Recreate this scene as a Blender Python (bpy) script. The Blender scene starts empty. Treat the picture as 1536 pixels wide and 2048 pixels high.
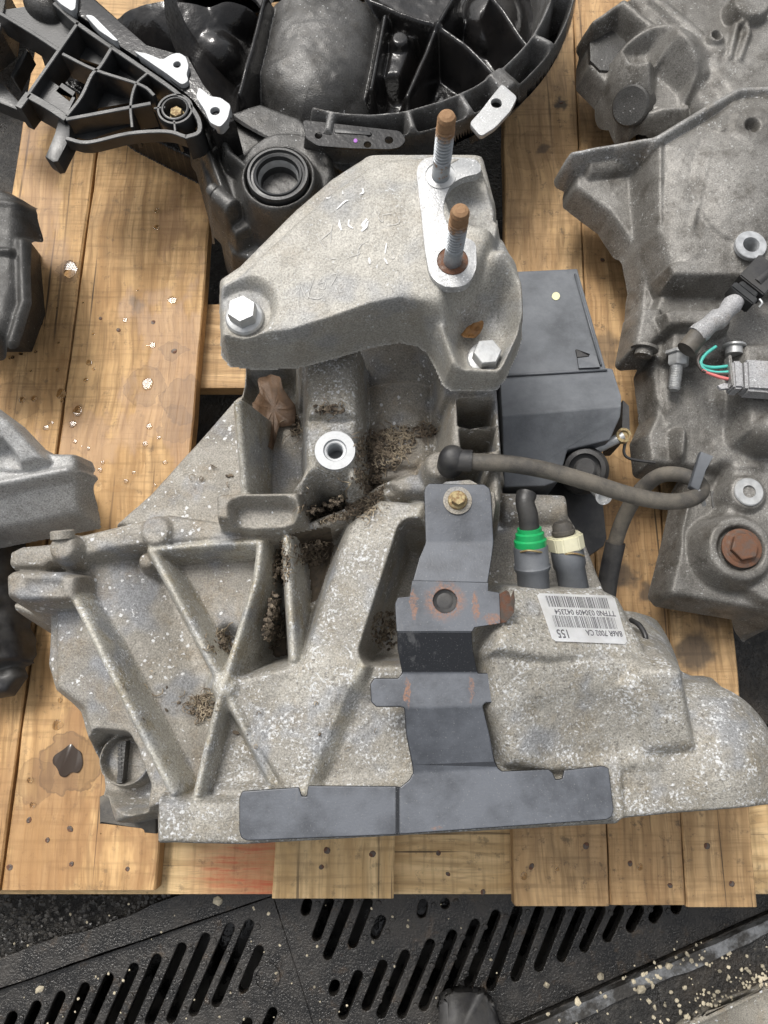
import bpy, bmesh, math, random
import numpy as np
from mathutils import Vector, Matrix
random.seed(7); RNG = np.random.default_rng(7)
S = bpy.context.scene
C = S.collection
PI = math.pi

# ---------------------------------------------------------------- camera
CAM_H = 0.85; TILT = math.radians(14.0); FPX = 1540.0
cd = bpy.data.cameras.new('camera'); cam = bpy.data.objects.new('camera', cd); C.objects.link(cam)
cam.location = (0, 0, CAM_H); cam.rotation_euler = (TILT, 0, 0)
cd.sensor_fit = 'HORIZONTAL'; cd.sensor_width = 36.0; cd.lens = 36.0 * FPX / 1536.0
cd.clip_start = 0.01; cd.clip_end = 200
S.camera = cam
S.render.resolution_x = 768; S.render.resolution_y = 1024
# ---------------------------------------------------------------- overcast daylight
w = bpy.data.worlds.new('World'); S.world = w; w.use_nodes = True
nt = w.node_tree
sky = nt.nodes.new('ShaderNodeTexSky'); sky.sky_type = 'NISHITA'; sky.sun_disc = False
SUN_EL, SUN_ROT = math.radians(58), math.radians(-35)
sky.sun_elevation = SUN_EL; sky.sun_rotation = SUN_ROT
sky.dust_density = 6; sky.air_density = 1.5; sky.ozone_density = 1.0
hs = nt.nodes.new('ShaderNodeHueSaturation'); hs.inputs['Saturation'].default_value = 0.22
bg = nt.nodes['Background']; bg.inputs['Strength'].default_value = 0.118
nt.links.new(sky.outputs[0], hs.inputs['Color']); nt.links.new(hs.outputs[0], bg.inputs[0])
sd = bpy.data.lights.new('sun', 'SUN'); sun = bpy.data.objects.new('sun', sd); C.objects.link(sun)
sd.energy = 1.7; sd.angle = math.radians(18); sd.color = (1, .965, .91)
d = Vector((math.sin(SUN_ROT) * math.cos(SUN_EL), math.cos(SUN_ROT) * math.cos(SUN_EL), math.sin(SUN_EL)))
sun.rotation_euler = d.to_track_quat('Z', 'Y').to_euler()
S.view_settings.view_transform = 'Standard'; S.view_settings.look = 'None'
S.view_settings.exposure = 0.42; S.view_settings.gamma = 1.0

# ---------------------------------------------------------------- helpers
ct, st = math.cos(TILT), math.sin(TILT)
ZMAP = lambda z: z          # lets one casting be modelled in shallower relief
def P(u, v, z=0.0):
    """place measured on the photograph -> point of the place at height z above the pallet deck"""
    x = (u - 768.0) / FPX; y = -(v - 1024.0) / FPX; z = ZMAP(z)
    s = (CAM_H - z) / (ct - y * st)
    return Vector((x * s, (y * ct + st) * s, z))
def MM(px, v, z):
    """size of px photograph pixels at row v and height z, in metres"""
    y = -(v - 1024.0) / FPX
    return px / FPX * (CAM_H - ZMAP(z)) / (ct - y * st)

def link(name, me, mat=None, parent=None):
    o = bpy.data.objects.new(name, me); C.objects.link(o)
    if mat is not None and me is not None and not me.materials: me.materials.append(mat)
    if parent is not None:
        o.parent = parent
        o.matrix_parent_inverse = BASE[parent.name] if parent.name in BASE else Matrix.Identity(4)
        if parent.name in BASE: BASE[o.name] = BASE[parent.name]
    return o
BASE = {}
def thing(name, label, cat, loc, group=None):
    o = bpy.data.objects.new(name, None); C.objects.link(o); o.location = loc
    o.empty_display_size = .02
    BASE[o.name] = Matrix.Translation(-Vector(loc))
    o['label'] = label; o['category'] = cat
    if group: o['group'] = group
    return o
def tag(o, label=None, cat=None, group=None, kind=None):
    for k, v in (('label', label), ('category', cat), ('group', group), ('kind', kind)):
        if v: o[k] = v
    return o
# note: parts are modelled in place; matrix_parent_inverse cancels the base offset of level one only
def part(name, me, mat, parent):
    o = bpy.data.objects.new(name, me); C.objects.link(o)
    if mat is not None and not me.materials: me.materials.append(mat)
    o.parent = parent
    r = parent
    while r.parent: r = r.parent
    if parent is r: o.matrix_parent_inverse = Matrix.Translation(-r.location)
    else:
        # parent part: undo its own placement so that this part stays where it is modelled
        o.matrix_parent_inverse = parent.matrix_basis.inverted()
    return o

def mesh_np(name, verts, faces, smooth=False):
    me = bpy.data.meshes.new(name)
    me.from_pydata([tuple(map(float, v)) for v in verts], [], [tuple(map(int, f)) for f in faces])
    me.update()
    if smooth: me.polygons.foreach_set('use_smooth', [True] * len(me.polygons))
    return me
def bm_mesh(name, bm, smooth=False, angle=None):
    bmesh.ops.recalc_face_normals(bm, faces=bm.faces)
    me = bpy.data.meshes.new(name); bm.to_mesh(me); bm.free()
    if smooth or angle:
        me.polygons.foreach_set('use_smooth', [True] * len(me.polygons))
        if angle:
            try: me.set_sharp_from_angle(angle=angle)
            except Exception: pass
    return me
AX30 = math.radians(32)
def prism_bm(top, zbot=None, thick=None, bevel=0.0, bm=None):
    """closed prism: top = list of Vectors (world), extruded straight down"""
    bm = bm or bmesh.new()
    bot = [Vector((p.x, p.y, zbot if zbot is not None else p.z - thick)) for p in top]
    a = [bm.verts.new(p) for p in top]; b = [bm.verts.new(p) for p in bot]
    n = len(a)
    f = bm.faces.new(a); bm.faces.new(list(reversed(b)))
    for i in range(n):
        j = (i + 1) % n; bm.faces.new((a[j], a[i], b[i], b[j]))
    if bevel > 0:
        es = [e for e in bm.edges if all(v in a for v in e.verts)]
        try: bmesh.ops.bevel(bm, geom=es, offset=bevel, segments=2, profile=.5, affect='EDGES', clamp_overlap=True)
        except Exception: pass
    return bm
def prism(name, pts, mat, parent, z=None, zbot=None, thick=None, bevel=0.0):
    top = [P(*p) if len(p) == 3 else P(p[0], p[1], z) for p in pts]
    return part(name, bm_mesh(name, prism_bm(top, zbot, thick, bevel), angle=AX30), mat, parent)
def smooth_path(pts, n=8):
    """Catmull-Rom through 3-D points"""
    pts = [Vector(p) for p in pts]
    q = [pts[0] * 2 - pts[1]] + pts + [pts[-1] * 2 - pts[-2]]
    out = []
    for i in range(1, len(q) - 2):
        for k in range(n):
            t = k / n; a, b, c, e = q[i - 1], q[i], q[i + 1], q[i + 2]
            out.append(.5 * ((2 * b) + (c - a) * t + (2 * a - 5 * b + 4 * c - e) * t * t + (3 * b - a - 3 * c + e) * t ** 3))
    out.append(pts[-1]); return out
def tube_bm(path, r, seg=12, bm=None, cap=True):
    bm = bm or bmesh.new()
    path = [Vector(p) for p in path]; n = len(path)
    rr = r if hasattr(r, '__len__') else [r] * n
    rings = []; up = None
    for i, p in enumerate(path):
        t = (path[min(i + 1, n - 1)] - path[max(i - 1, 0)]).normalized()
        if up is None:
            up = Vector((0, 0, 1)) if abs(t.z) < .9 else Vector((1, 0, 0))
        sx = t.cross(up).normalized(); up = sx.cross(t).normalized()
        rings.append([bm.verts.new(p + (sx * math.cos(a) + up * math.sin(a)) * rr[i]) for a in [2 * PI * k / seg for k in range(seg)]])
    for a, b in zip(rings, rings[1:]):
        for k in range(seg): bm.faces.new((a[k], a[(k + 1) % seg], b[(k + 1) % seg], b[k]))
    if cap:
        bm.faces.new(rings[0]); bm.faces.new(list(reversed(rings[-1])))
    return bm
def tube(name, path, r, mat, parent, seg=12, n=8):
    pth = smooth_path(path, n) if len(path) > 2 and n > 1 else path
    if hasattr(r, '__len__'):
        x = np.linspace(0, 1, len(r)); r = list(np.interp(np.linspace(0, 1, len(pth)), x, r))
    return part(name, bm_mesh(name, tube_bm(pth, r, seg), angle=math.radians(50)), mat, parent)
def lathe_bm(prof, seg=28, bm=None, M=None, closed=False):
    """prof = list of (radius, height) along local z, revolved; M places it"""
    bm = bm or bmesh.new(); M = M or Matrix.Identity(4)
    rings = []
    for r, h in prof:
        if r < 1e-6: rings.append([bm.verts.new(M @ Vector((0, 0, h)))] * seg)
        else: rings.append([bm.verts.new(M @ Vector((r * math.cos(2 * PI * k / seg), r * math.sin(2 * PI * k / seg), h))) for k in range(seg)])
    pairs = list(zip(rings, rings[1:]))
    if closed: pairs.append((rings[-1], rings[0]))
    for a, b in pairs:
        for k in range(seg):
            vs = []
            for v in (a[k], a[(k + 1) % seg], b[(k + 1) % seg], b[k]):
                if v not in vs: vs.append(v)
            if len(vs) >= 3:
                try: bm.faces.new(vs)
                except ValueError: pass
    return bm
def axisM(p, q):
    """frame whose z runs from p to q, origin p"""
    return Matrix.Translation(p) @ (Vector(q) - Vector(p)).to_track_quat('Z', 'Y').to_matrix().to_4x4()
def lathe(name, prof, p, q, mat, parent, seg=28, closed=False):
    return part(name, bm_mesh(name, lathe_bm(prof, seg, M=axisM(p, q), closed=closed), angle=math.radians(40)), mat, parent)
UPV = Vector((0, 0, 1))
def vlathe(name, prof, p, mat, parent, seg=28, tilt=(0, 0, 1), closed=False):
    return lathe(name, prof, p, Vector(p) + Vector(tilt), mat, parent, seg, closed)
def hex_bolt(name, p, rw, rh, h, mat, parent, tilt=(0, 0, 1), rot=.3, washer=.003):
    """flanged hexagon bolt: washer flange, chamfered hexagon head with dished top"""
    M = axisM(p, Vector(p) + Vector(tilt)); bm = bmesh.new()
    lathe_bm([(0, 0), (rw, 0), (rw, washer * .55), (rw * .93, washer), (rh * 1.0, washer * 1.25), (0, washer * 1.25)], 28, bm, M)
    def ring(r, z, ch=1.0):
        return [bm.verts.new(M @ Vector((r * math.cos(rot + k * PI / 3), r * math.sin(rot + k * PI / 3), z))) for k in range(6)]
    r0 = ring(rh, washer); r1 = ring(rh, washer + h * .9); r2 = ring(rh * .93, washer + h); r4 = ring(rh * .6, washer + h * 1.01)
    for a, b in ((r0, r1), (r1, r2), (r2, r4)):
        for k in range(6): bm.faces.new((a[k], a[(k + 1) % 6], b[(k + 1) % 6], b[k]))
    bm.faces.new(r4)
    return part(name, bm_mesh(name, bm, angle=math.radians(28)), mat, parent)
def plate_mesh(name, outer, holes, thick, bevel=0.0):
    """flat sheet in the XY plane with holes (filled 2-D curve), z=0 top"""
    cu = bpy.data.curves.new(name, 'CURVE'); cu.dimensions = '2D'; cu.fill_mode = 'BOTH'
    cu.extrude = max(thick / 2 - bevel, 1e-5); cu.bevel_depth = bevel; cu.bevel_resolution = 1 if bevel else 0
    for loop in [outer] + list(holes):
        sp = cu.splines.new('POLY'); sp.points.add(len(loop) - 1)
        for pt, (x, y) in zip(sp.points, [(q[0], q[1]) for q in loop]): pt.co = (x, y, 0, 1)
        sp.use_cyclic_u = True
    o = bpy.data.objects.new('tmp', cu); C.objects.link(o)
    dg = bpy.context.evaluated_depsgraph_get(); dg.update()
    me = bpy.data.meshes.new_from_object(o.evaluated_get(dg)); me.name = name
    bpy.data.objects.remove(o); bpy.data.curves.remove(cu)
    me.transform(Matrix.Translation((0, 0, -thick / 2)))
    return me
def circ(c, r, n=20): return [(c[0] + r * math.cos(2 * PI * k / n), c[1] + r * math.sin(2 * PI * k / n)) for k in range(n)]
def rounded(pts, r, n=4):
    """round the corners of a 2-D/3-D polygon"""
    out = []; m = len(pts); pts = [Vector(p) for p in pts]
    for i in range(m):
        a, b, c = pts[i - 1], pts[i], pts[(i + 1) % m]
        l1, l2 = (a - b).length, (c - b).length
        rr = min(r, l1 * .45, l2 * .45)
        p, q = b + (a - b).normalized() * rr, b + (c - b).normalized() * rr
        for k in range(n + 1):
            t = k / n; out.append(p * (1 - t) ** 2 + b * 2 * t * (1 - t) + q * t * t)
    return out

# ---------------------------------------------------------------- cast shapes: relief with fillets
def soft(x, w): return w * np.logaddexp(0, x / w)
def smax(a, b, k):
    return np.maximum(a, b) + np.maximum(k - np.abs(a - b), 0) ** 2 / (4 * k)
class Cast:
    """a casting described from above: raised pads, pockets, ribs, domes, all blended with fillets"""
    def __init__(s, x0, x1, y0, y1, res, floor):
        s.res = res; s.floor = floor
        s.xs = np.arange(x0, x1, res); s.ys = np.arange(y0, y1, res)
        s.X, s.Y = np.meshgrid(s.xs, s.ys)
        s.inn = np.full(s.X.shape, -9.); s.skirt = None
        s.Z = np.full(s.X.shape, floor); s.lab = np.zeros(s.X.shape, int); s.names = ['']
    def win(s, xy, pad):
        lo, hi = xy.min(0) - pad, xy.max(0) + pad
        i0, i1 = np.searchsorted(s.ys, [lo[1], hi[1]]); j0, j1 = np.searchsorted(s.xs, [lo[0], hi[0]])
        return (slice(i0, i1), slice(j0, j1))
    def name(s, n):
        s.names.append(n); return len(s.names) - 1
    def sdf(s, xy, W):
        X, Y = s.X[W], s.Y[W]; d2 = np.full(X.shape, 1e9); ins = np.zeros(X.shape, bool)
        n = len(xy)
        for i in range(n):
            ax, ay = xy[i]; bx, by = xy[(i + 1) % n]; ex, ey = bx - ax, by - ay
            t = np.clip(((X - ax) * ex + (Y - ay) * ey) / (ex * ex + ey * ey + 1e-18), 0, 1)
            d2 = np.minimum(d2, (X - ax - t * ex) ** 2 + (Y - ay - t * ey) ** 2)
            c = (ay > Y) != (by > Y)
            if by != ay: ins ^= c & (X < (bx - ax) * (Y - ay) / (by - ay) + ax)
        d = np.sqrt(d2); return np.where(ins, d, -d)
    def world(s, pts, z):
        return np.array([tuple(P(p[0], p[1], p[2] if len(p) > 2 else z)) for p in pts])
    def top(s, w3, W, zt):
        if zt is not None: return ZMAP(zt)
        A = np.c_[w3[:, 0], w3[:, 1], np.ones(len(w3))]
        c, *_ = np.linalg.lstsq(A, w3[:, 2], rcond=None)
        return c[0] * s.X[W] + c[1] * s.Y[W] + c[2]
    def put(s, W, prof, k, name, eps=.0008):
        old = s.Z[W]
        if name is not None:
            i = s.name(name) if name != s.names[-1] or name in ('rib', 'boss') else len(s.names) - 1
            s.lab[W] = np.where(prof > old + eps, i, s.lab[W])
        s.Z[W] = smax(old, prof, k)
    def pad(s, pts, z=None, zt=None, steep=7, w=.0012, k=.004, name=None, crown=0, cw=.02):
        """raised pad; outline read at height z (or per point), top at zt (default: plane through the points)"""
        w3 = s.world(pts, z); xy = w3[:, :2]
        W = s.win(xy, .06); d = s.sdf(xy, W)
        t = s.top(w3, W, zt if zt is not None else (z if all(len(p) < 3 for p in pts) else None))
        s.inn[W] = np.maximum(s.inn[W], d)
        prof = t - steep * soft(-d, w)
        if crown: prof = prof + crown * (1 - np.clip(1 - d / cw, 0, 1) ** 2)
        s.put(W, prof, k, name); return s
    def pocket(s, pts, z=None, zt=None, steep=6, w=.0012, k=.004, name=None):
        w3 = s.world(pts, z); xy = w3[:, :2]
        W = s.win(xy, .06); d = s.sdf(xy, W)
        t = s.top(w3, W, zt if zt is not None else (z if all(len(p) < 3 for p in pts) else None))
        prof = t + steep * soft(-d, w)
        old = s.Z[W]
        if name is not None:
            i = s.name(name); s.lab[W] = np.where(prof < old - .001, i, s.lab[W])
        s.Z[W] = -smax(-old, -prof, k); return s
    def rib(s, pts, r, z=None, steep=6, w=.0010, k=.005, name='rib', rnd=.35):
        """rib along a line of (u, v[, z]); r half width in metres"""
        w3 = s.world(pts, z); xy = w3[:, :2]
        W = s.win(xy, .05 + r); X, Y = s.X[W], s.Y[W]
        best = np.full(X.shape, 1e9); zz = np.zeros(X.shape)
        for a, b in zip(w3, w3[1:]):
            ex, ey = b[0] - a[0], b[1] - a[1]
            t = np.clip(((X - a[0]) * ex + (Y - a[1]) * ey) / (ex * ex + ey * ey + 1e-18), 0, 1)
            d = np.hypot(X - a[0] - t * ex, Y - a[1] - t * ey)
            m = d < best; best = np.where(m, d, best); zz = np.where(m, a[2] + t * (b[2] - a[2]), zz)
        s.inn[W] = np.maximum(s.inn[W], r - best)
        prof = zz - np.minimum((best / r) ** 2, 1) * r * rnd - steep * soft(best - r, w)
        s.put(W, prof, k, name); return s
    def dome(s, c, z0, rx, ry, h, rot=0, k=.005, name=None, pw=.5, steep=6):
        """elliptic dome, centre (u, v) at height z0, radii in metres"""
        p = P(c[0], c[1], z0); z0 = ZMAP(z0); X, Y = s.X - p.x, s.Y - p.y
        cr, sr = math.cos(rot), math.sin(rot)
        q = np.sqrt(((X * cr + Y * sr) / rx) ** 2 + ((-X * sr + Y * cr) / ry) ** 2)
        s.inn = np.maximum(s.inn, (1 - q) * min(rx, ry))
        prof = z0 + h * np.clip(1 - q * q, 0, 1) ** pw - steep * np.maximum(q - 1, 0) * min(rx, ry)
        s.put((slice(None), slice(None)), prof, k, name); return s
    def boss(s, c, z, r, k=.004, name='boss', steep=8, w=.001, hole=0, hz=.01):
        p = P(c[0], c[1], z); z = ZMAP(z); d = np.hypot(s.X - p.x, s.Y - p.y)
        W = (slice(None), slice(None)); s.inn = np.maximum(s.inn, r - d)
        s.put(W, z - steep * soft(d - r, w), k, name)
        if hole: s.Z = np.minimum(s.Z, z - hz + 9 * np.maximum(d - hole, 0))
        return s
    def barrel(s, a, b, r0, r1, k=.005, name=None, zoff=0):
        """lying tapered cylinder between points (u, v, zaxis)"""
        a, b = P(*a), P(*b); ex, ey = b.x - a.x, b.y - a.y; L2 = ex * ex + ey * ey; L = math.sqrt(L2)
        t = ((s.X - a.x) * ex + (s.Y - a.y) * ey) / L2
        d = np.abs((s.X - a.x) * ey - (s.Y - a.y) * ex) / L
        tc = np.clip(t, 0, 1); r = r0 + tc * (r1 - r0)
        s.inn = np.maximum(s.inn, np.minimum(r - d, (.5 - np.abs(t - .5)) * L))
        prof = a.z + tc * (b.z - a.z) + np.sqrt(np.maximum(r * r - d * d, 0)) - 6 * np.maximum(d - r * .995, 0) - 7 * soft((np.abs(t - .5) - .5) * L, .001)
        s.put((slice(None), slice(None)), prof, k, name); return s
    def clip(s, pts, z, ztop, steep=10):
        """cut everything outside an outline read at height z"""
        w3 = s.world(pts, z); d = s.sdf(w3[:, :2], (slice(None), slice(None)))
        s.Z = np.where(d < .02, np.maximum(np.minimum(s.Z, ztop + steep * d), s.floor), s.Z); return s
    def blur(s, n=1):
        for _ in range(n):
            z = np.pad(s.Z, 1, mode='edge'); z = (z[:-2] + 2 * z[1:-1] + z[2:]) / 4
            s.Z = (z[:, :-2] + 2 * z[:, 1:-1] + z[:, 2:]) / 4
        return s
    def roughen(s, amp, f=9):
        h, wd = s.Z.shape
        def noise(step):
            g = RNG.standard_normal((h // step + 3, wd // step + 3))
            yi, xi = np.arange(h) / step, np.arange(wd) / step
            y0, x0 = yi.astype(int), xi.astype(int); fy, fx = (yi - y0)[:, None], (xi - x0)[None]
            fy, fx = fy * fy * (3 - 2 * fy), fx * fx * (3 - 2 * fx)
            return (g[y0][:, x0] * (1 - fy) * (1 - fx) + g[y0 + 1][:, x0] * fy * (1 - fx) + g[y0][:, x0 + 1] * (1 - fy) * fx + g[y0 + 1][:, x0 + 1] * fy * fx)
        s.Z = s.Z + np.where(s.Z > s.floor + .003, amp, 0) * (noise(f) + .5 * noise(max(2, f // 3)))
        return s
    def build(s, parent, mats, default, close=None):
        """one mesh per named part, seamless normals; mats maps part name -> material"""
        Z = s.Z; gy, gx = np.gradient(Z, s.res)
        N = np.dstack([-gx, -gy, np.ones_like(Z)]); N /= np.linalg.norm(N, axis=2, keepdims=True)
        keep = Z > s.floor + .0006
        if s.skirt is not None: keep &= s.inn > -s.skirt
        if getattr(s, 'mask', None) is not None: keep &= s.mask
        h, wd = Z.shape
        fk = keep[:-1, :-1] | keep[1:, :-1] | keep[:-1, 1:] | keep[1:, 1:]
        # part of a face: the label that most of its corners carry
        fl = np.maximum(np.maximum(s.lab[:-1, :-1], s.lab[1:, 1:]), np.maximum(s.lab[:-1, 1:], s.lab[1:, :-1]))
        idx = np.arange(h * wd).reshape(h, wd)
        XX, YY, ZZ = s.X.copy(), s.Y.copy(), np.maximum(Z, s.floor)
        if s.skirt is not None:      # draw the lower rim exactly along its outline
            out = ~keep; out[1:-1, 1:-1] &= True
            dy, dx = np.gradient(s.inn, s.res); L = np.hypot(dx, dy) + 1e-9
            mv = np.clip((-s.skirt - s.inn), 0, 1.6 * s.res); m_ = out & (s.inn > -s.skirt - 2.2 * s.res)
            XX = np.where(m_, XX + dx / L * mv, XX); YY = np.where(m_, YY + dy / L * mv, YY)
            fj = np.clip((XX - s.xs[0]) / s.res, 0, wd - 1.001); fi = np.clip((YY - s.ys[0]) / s.res, 0, h - 1.001)
            i0, j0 = fi.astype(int), fj.astype(int); ti, tj = fi - i0, fj - j0
            zs_ = Z[i0, j0] * (1 - ti) * (1 - tj) + Z[i0 + 1, j0] * ti * (1 - tj) + Z[i0, j0 + 1] * (1 - ti) * tj + Z[i0 + 1, j0 + 1] * ti * tj
            zk = np.where(keep, Z, -9.); lm = zk.copy()
            for a_ in (-1, 0, 1):
                for b_ in (-1, 0, 1): lm = np.maximum(lm, np.roll(np.roll(zk, a_, 0), b_, 1))
            ZZ = np.where(m_, np.maximum(zs_, lm - .012), ZZ)
        V = np.dstack([XX, YY, ZZ]).reshape(-1, 3); NN = N.reshape(-1, 3)
        objs = {}; seen = {}; groups = []; loose = []
        for lab in np.unique(fl[fk]):
            nm = s.names[lab] or default
            if nm == default: lbs = [i for i, q in enumerate(s.names) if (q or default) == default]
            else: lbs = [lab]
            if nm == default and default in seen: continue
            seen[nm] = 1
            m = fk & np.isin(fl, lbs); ii, jj = np.nonzero(m)
            if len(ii) < 12: continue
            comp = s.components(m)[ii, jj]; big = np.argmax(np.bincount(comp)) if len(comp) else 0
            FA = np.c_[idx[ii, jj], idx[ii, jj + 1], idx[ii + 1, jj + 1], idx[ii + 1, jj]]
            for ci in np.unique(comp):
              F = FA[comp == ci]
              if len(F) < 150:      # a sliver left along another part: give it to that neighbour
                  loose.append((F, ii[comp == ci], jj[comp == ci])); continue
              groups.append((nm, F, ii[comp == ci], jj[comp == ci]))
        # slivers join the nearest large piece
        if groups:
            own = np.full((h - 1, wd - 1), -1)
            for gi, (nm, F, a_, b_) in enumerate(groups): own[a_, b_] = gi
            ext = {}
            for F, a_, b_ in loose:
                y0, y1, x0, x1 = max(a_.min() - 2, 0), a_.max() + 3, max(b_.min() - 2, 0), b_.max() + 3
                o_ = own[y0:y1, x0:x1]; o_ = o_[o_ >= 0]
                if len(o_): ext.setdefault(int(np.bincount(o_).argmax()), []).append(F)
        for gi, (nm, F, a_, b_) in enumerate(groups):
            F = np.vstack([F] + ext.get(gi, []))
            u, inv = np.unique(F, return_inverse=True); F = inv.reshape(-1, 4)
            me = bpy.data.meshes.new(nm)
            me.vertices.add(len(u)); me.vertices.foreach_set('co', V[u].astype(np.float32).ravel())
            me.loops.add(F.size); me.loops.foreach_set('vertex_index', F.ravel().astype(np.int32))
            me.polygons.add(len(F)); me.polygons.foreach_set('loop_start', np.arange(0, F.size, 4, dtype=np.int32))
            me.polygons.foreach_set('use_smooth', np.ones(len(F), bool))
            me.update(calc_edges=True); me.validate()
            me.normals_split_custom_set_from_vertices([tuple(n) for n in NN[u]])
            objs.setdefault(nm, []).append(part(nm, me, mats.get(nm, mats[default]), parent))
        return objs
    @staticmethod
    def components(m):
        """number the connected pieces of a face mask (flood by label spreading)"""
        lab = np.where(m, np.arange(m.size).reshape(m.shape) + 1, 0)
        while True:
            n = lab.copy()
            for _ in range(2):
                n[1:] = np.where(m[1:], np.maximum(n[1:], n[:-1]), 0); n[:-1] = np.where(m[:-1], np.maximum(n[:-1], n[1:]), 0)
                n[:, 1:] = np.where(m[:, 1:], np.maximum(n[:, 1:], n[:, :-1]), 0); n[:, :-1] = np.where(m[:, :-1], np.maximum(n[:, :-1], n[:, 1:]), 0)
            # jump: run maxima along rows and columns inside runs
            if (n == lab).all(): break
            for ax in (0, 1):
                for rev in (0, 1):
                    q = n if ax else n.T; mm = m if ax else m.T
                    if rev: q = q[:, ::-1]; mm = mm[:, ::-1]
                    br = np.cumsum(~mm, axis=1); key = br * (m.size + 2) + q
                    r = np.maximum.accumulate(key, axis=1) - br * (m.size + 2); r = np.where(mm, r, 0)
                    if rev: r = r[:, ::-1]
                    n = r if ax else r.T
            lab = n
        u, inv = np.unique(lab, return_inverse=True); return inv.reshape(m.shape)
    def z_at(s, x, y):
        j = int(np.clip(round((x - s.xs[0]) / s.res), 0, len(s.xs) - 1)); i = int(np.clip(round((y - s.ys[0]) / s.res), 0, len(s.ys) - 1))
        return float(s.Z[i, j])
# ---------------------------------------------------------------- materials
class Nodes:
    def __init__(s, name):
        s.m = bpy.data.materials.new(name); s.m.use_nodes = True; s.t = s.m.node_tree; s.b = s.t.nodes['Principled BSDF']
        s.co = s.t.nodes.new('ShaderNodeTexCoord').outputs['Object']
    def n(s, typ, **kw):
        x = s.t.nodes.new(typ)
        for k, v in kw.items():
            if hasattr(x, k) and not k[0].isupper(): setattr(x, k, v)
        return x
    def li(s, a, b): s.t.links.new(a, b)
    def setin(s, sock, v):
        if hasattr(v, 'node'): s.li(v, sock)
        else: sock.default_value = (tuple(v) + (1,))[:4] if hasattr(v, '__len__') and sock.type == 'RGBA' else v
    def map(s, scale=(1, 1, 1), loc=(0, 0, 0), rot=(0, 0, 0), src=None):
        x = s.n('ShaderNodeMapping'); s.li(src or s.co, x.inputs[0]); x.inputs['Scale'].default_value = scale
        x.inputs['Location'].default_value = loc; x.inputs['Rotation'].default_value = rot; return x.outputs[0]
    def noise(s, scale, detail=3, rough=.55, vec=None, dist=0):
        x = s.n('ShaderNodeTexNoise'); s.li(vec or s.co, x.inputs['Vector'])
        x.inputs['Scale'].default_value = scale; x.inputs['Detail'].default_value = detail; x.inputs['Roughness'].default_value = rough
        x.inputs['Distortion'].default_value = dist; return x.outputs['Fac']
    def voro(s, scale, vec=None, feat='F1', rnd=1):
        x = s.n('ShaderNodeTexVoronoi', feature=feat); s.li(vec or s.co, x.inputs['Vector']); x.inputs['Scale'].default_value = scale
        x.inputs['Randomness'].default_value = rnd; return x
    def ramp(s, f, a, b, va=0., vb=1.):
        x = s.n('ShaderNodeMapRange', interpolation_type='SMOOTHSTEP'); s.li(f, x.inputs[0])
        x.inputs[1].default_value = a; x.inputs[2].default_value = b; x.inputs[3].default_value = va; x.inputs[4].default_value = vb; return x.outputs[0]
    def mix(s, f, a, b, mode='MIX'):
        x = s.n('ShaderNodeMix', data_type='RGBA', blend_type=mode); s.setin(x.inputs[0], f); s.setin(x.inputs[6], a); s.setin(x.inputs[7], b); return x.outputs[2]
    def math(s, op, a, b=0.):
        x = s.n('ShaderNodeMath', operation=op); s.setin(x.inputs[0], a); s.setin(x.inputs[1], b); return x.outputs[0]
    def warp(s, scale, amt, vec=None):
        x = s.n('ShaderNodeTexNoise'); s.li(vec or s.co, x.inputs['Vector']); x.inputs['Scale'].default_value = scale; x.inputs['Detail'].default_value = 3
        y = s.n('ShaderNodeVectorMath', operation='MULTIPLY_ADD'); s.li(x.outputs['Color'], y.inputs[0]); y.inputs[1].default_value = (amt,) * 3; s.li(vec or s.co, y.inputs[2]); return y.outputs[0]
    def bump(s, h, dist, strength=1.0, prev=None):
        x = s.n('ShaderNodeBump'); s.li(h, x.inputs['Height']); x.inputs['Distance'].default_value = dist; x.inputs['Strength'].default_value = strength
        if prev: s.li(prev, x.inputs['Normal'])
        return x.outputs[0]
    def up(s):
        g = s.n('ShaderNodeNewGeometry'); x = s.n('ShaderNodeSeparateXYZ'); s.li(g.outputs['Normal'], x.inputs[0]); return x.outputs[2]
    def done(s, col, rough, metal=0., nrm=None, spec=.5, coat=0):
        s.setin(s.b.inputs['Base Color'], col); s.setin(s.b.inputs['Roughness'], rough); s.setin(s.b.inputs['Metallic'], metal)
        s.b.inputs['Specular IOR Level'].default_value = spec
        if coat: s.setin(s.b.inputs['Coat Weight'], coat); s.b.inputs['Coat Roughness'].default_value = .06
        if nrm: s.li(nrm, s.b.inputs['Normal'])
        return s.m
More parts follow.
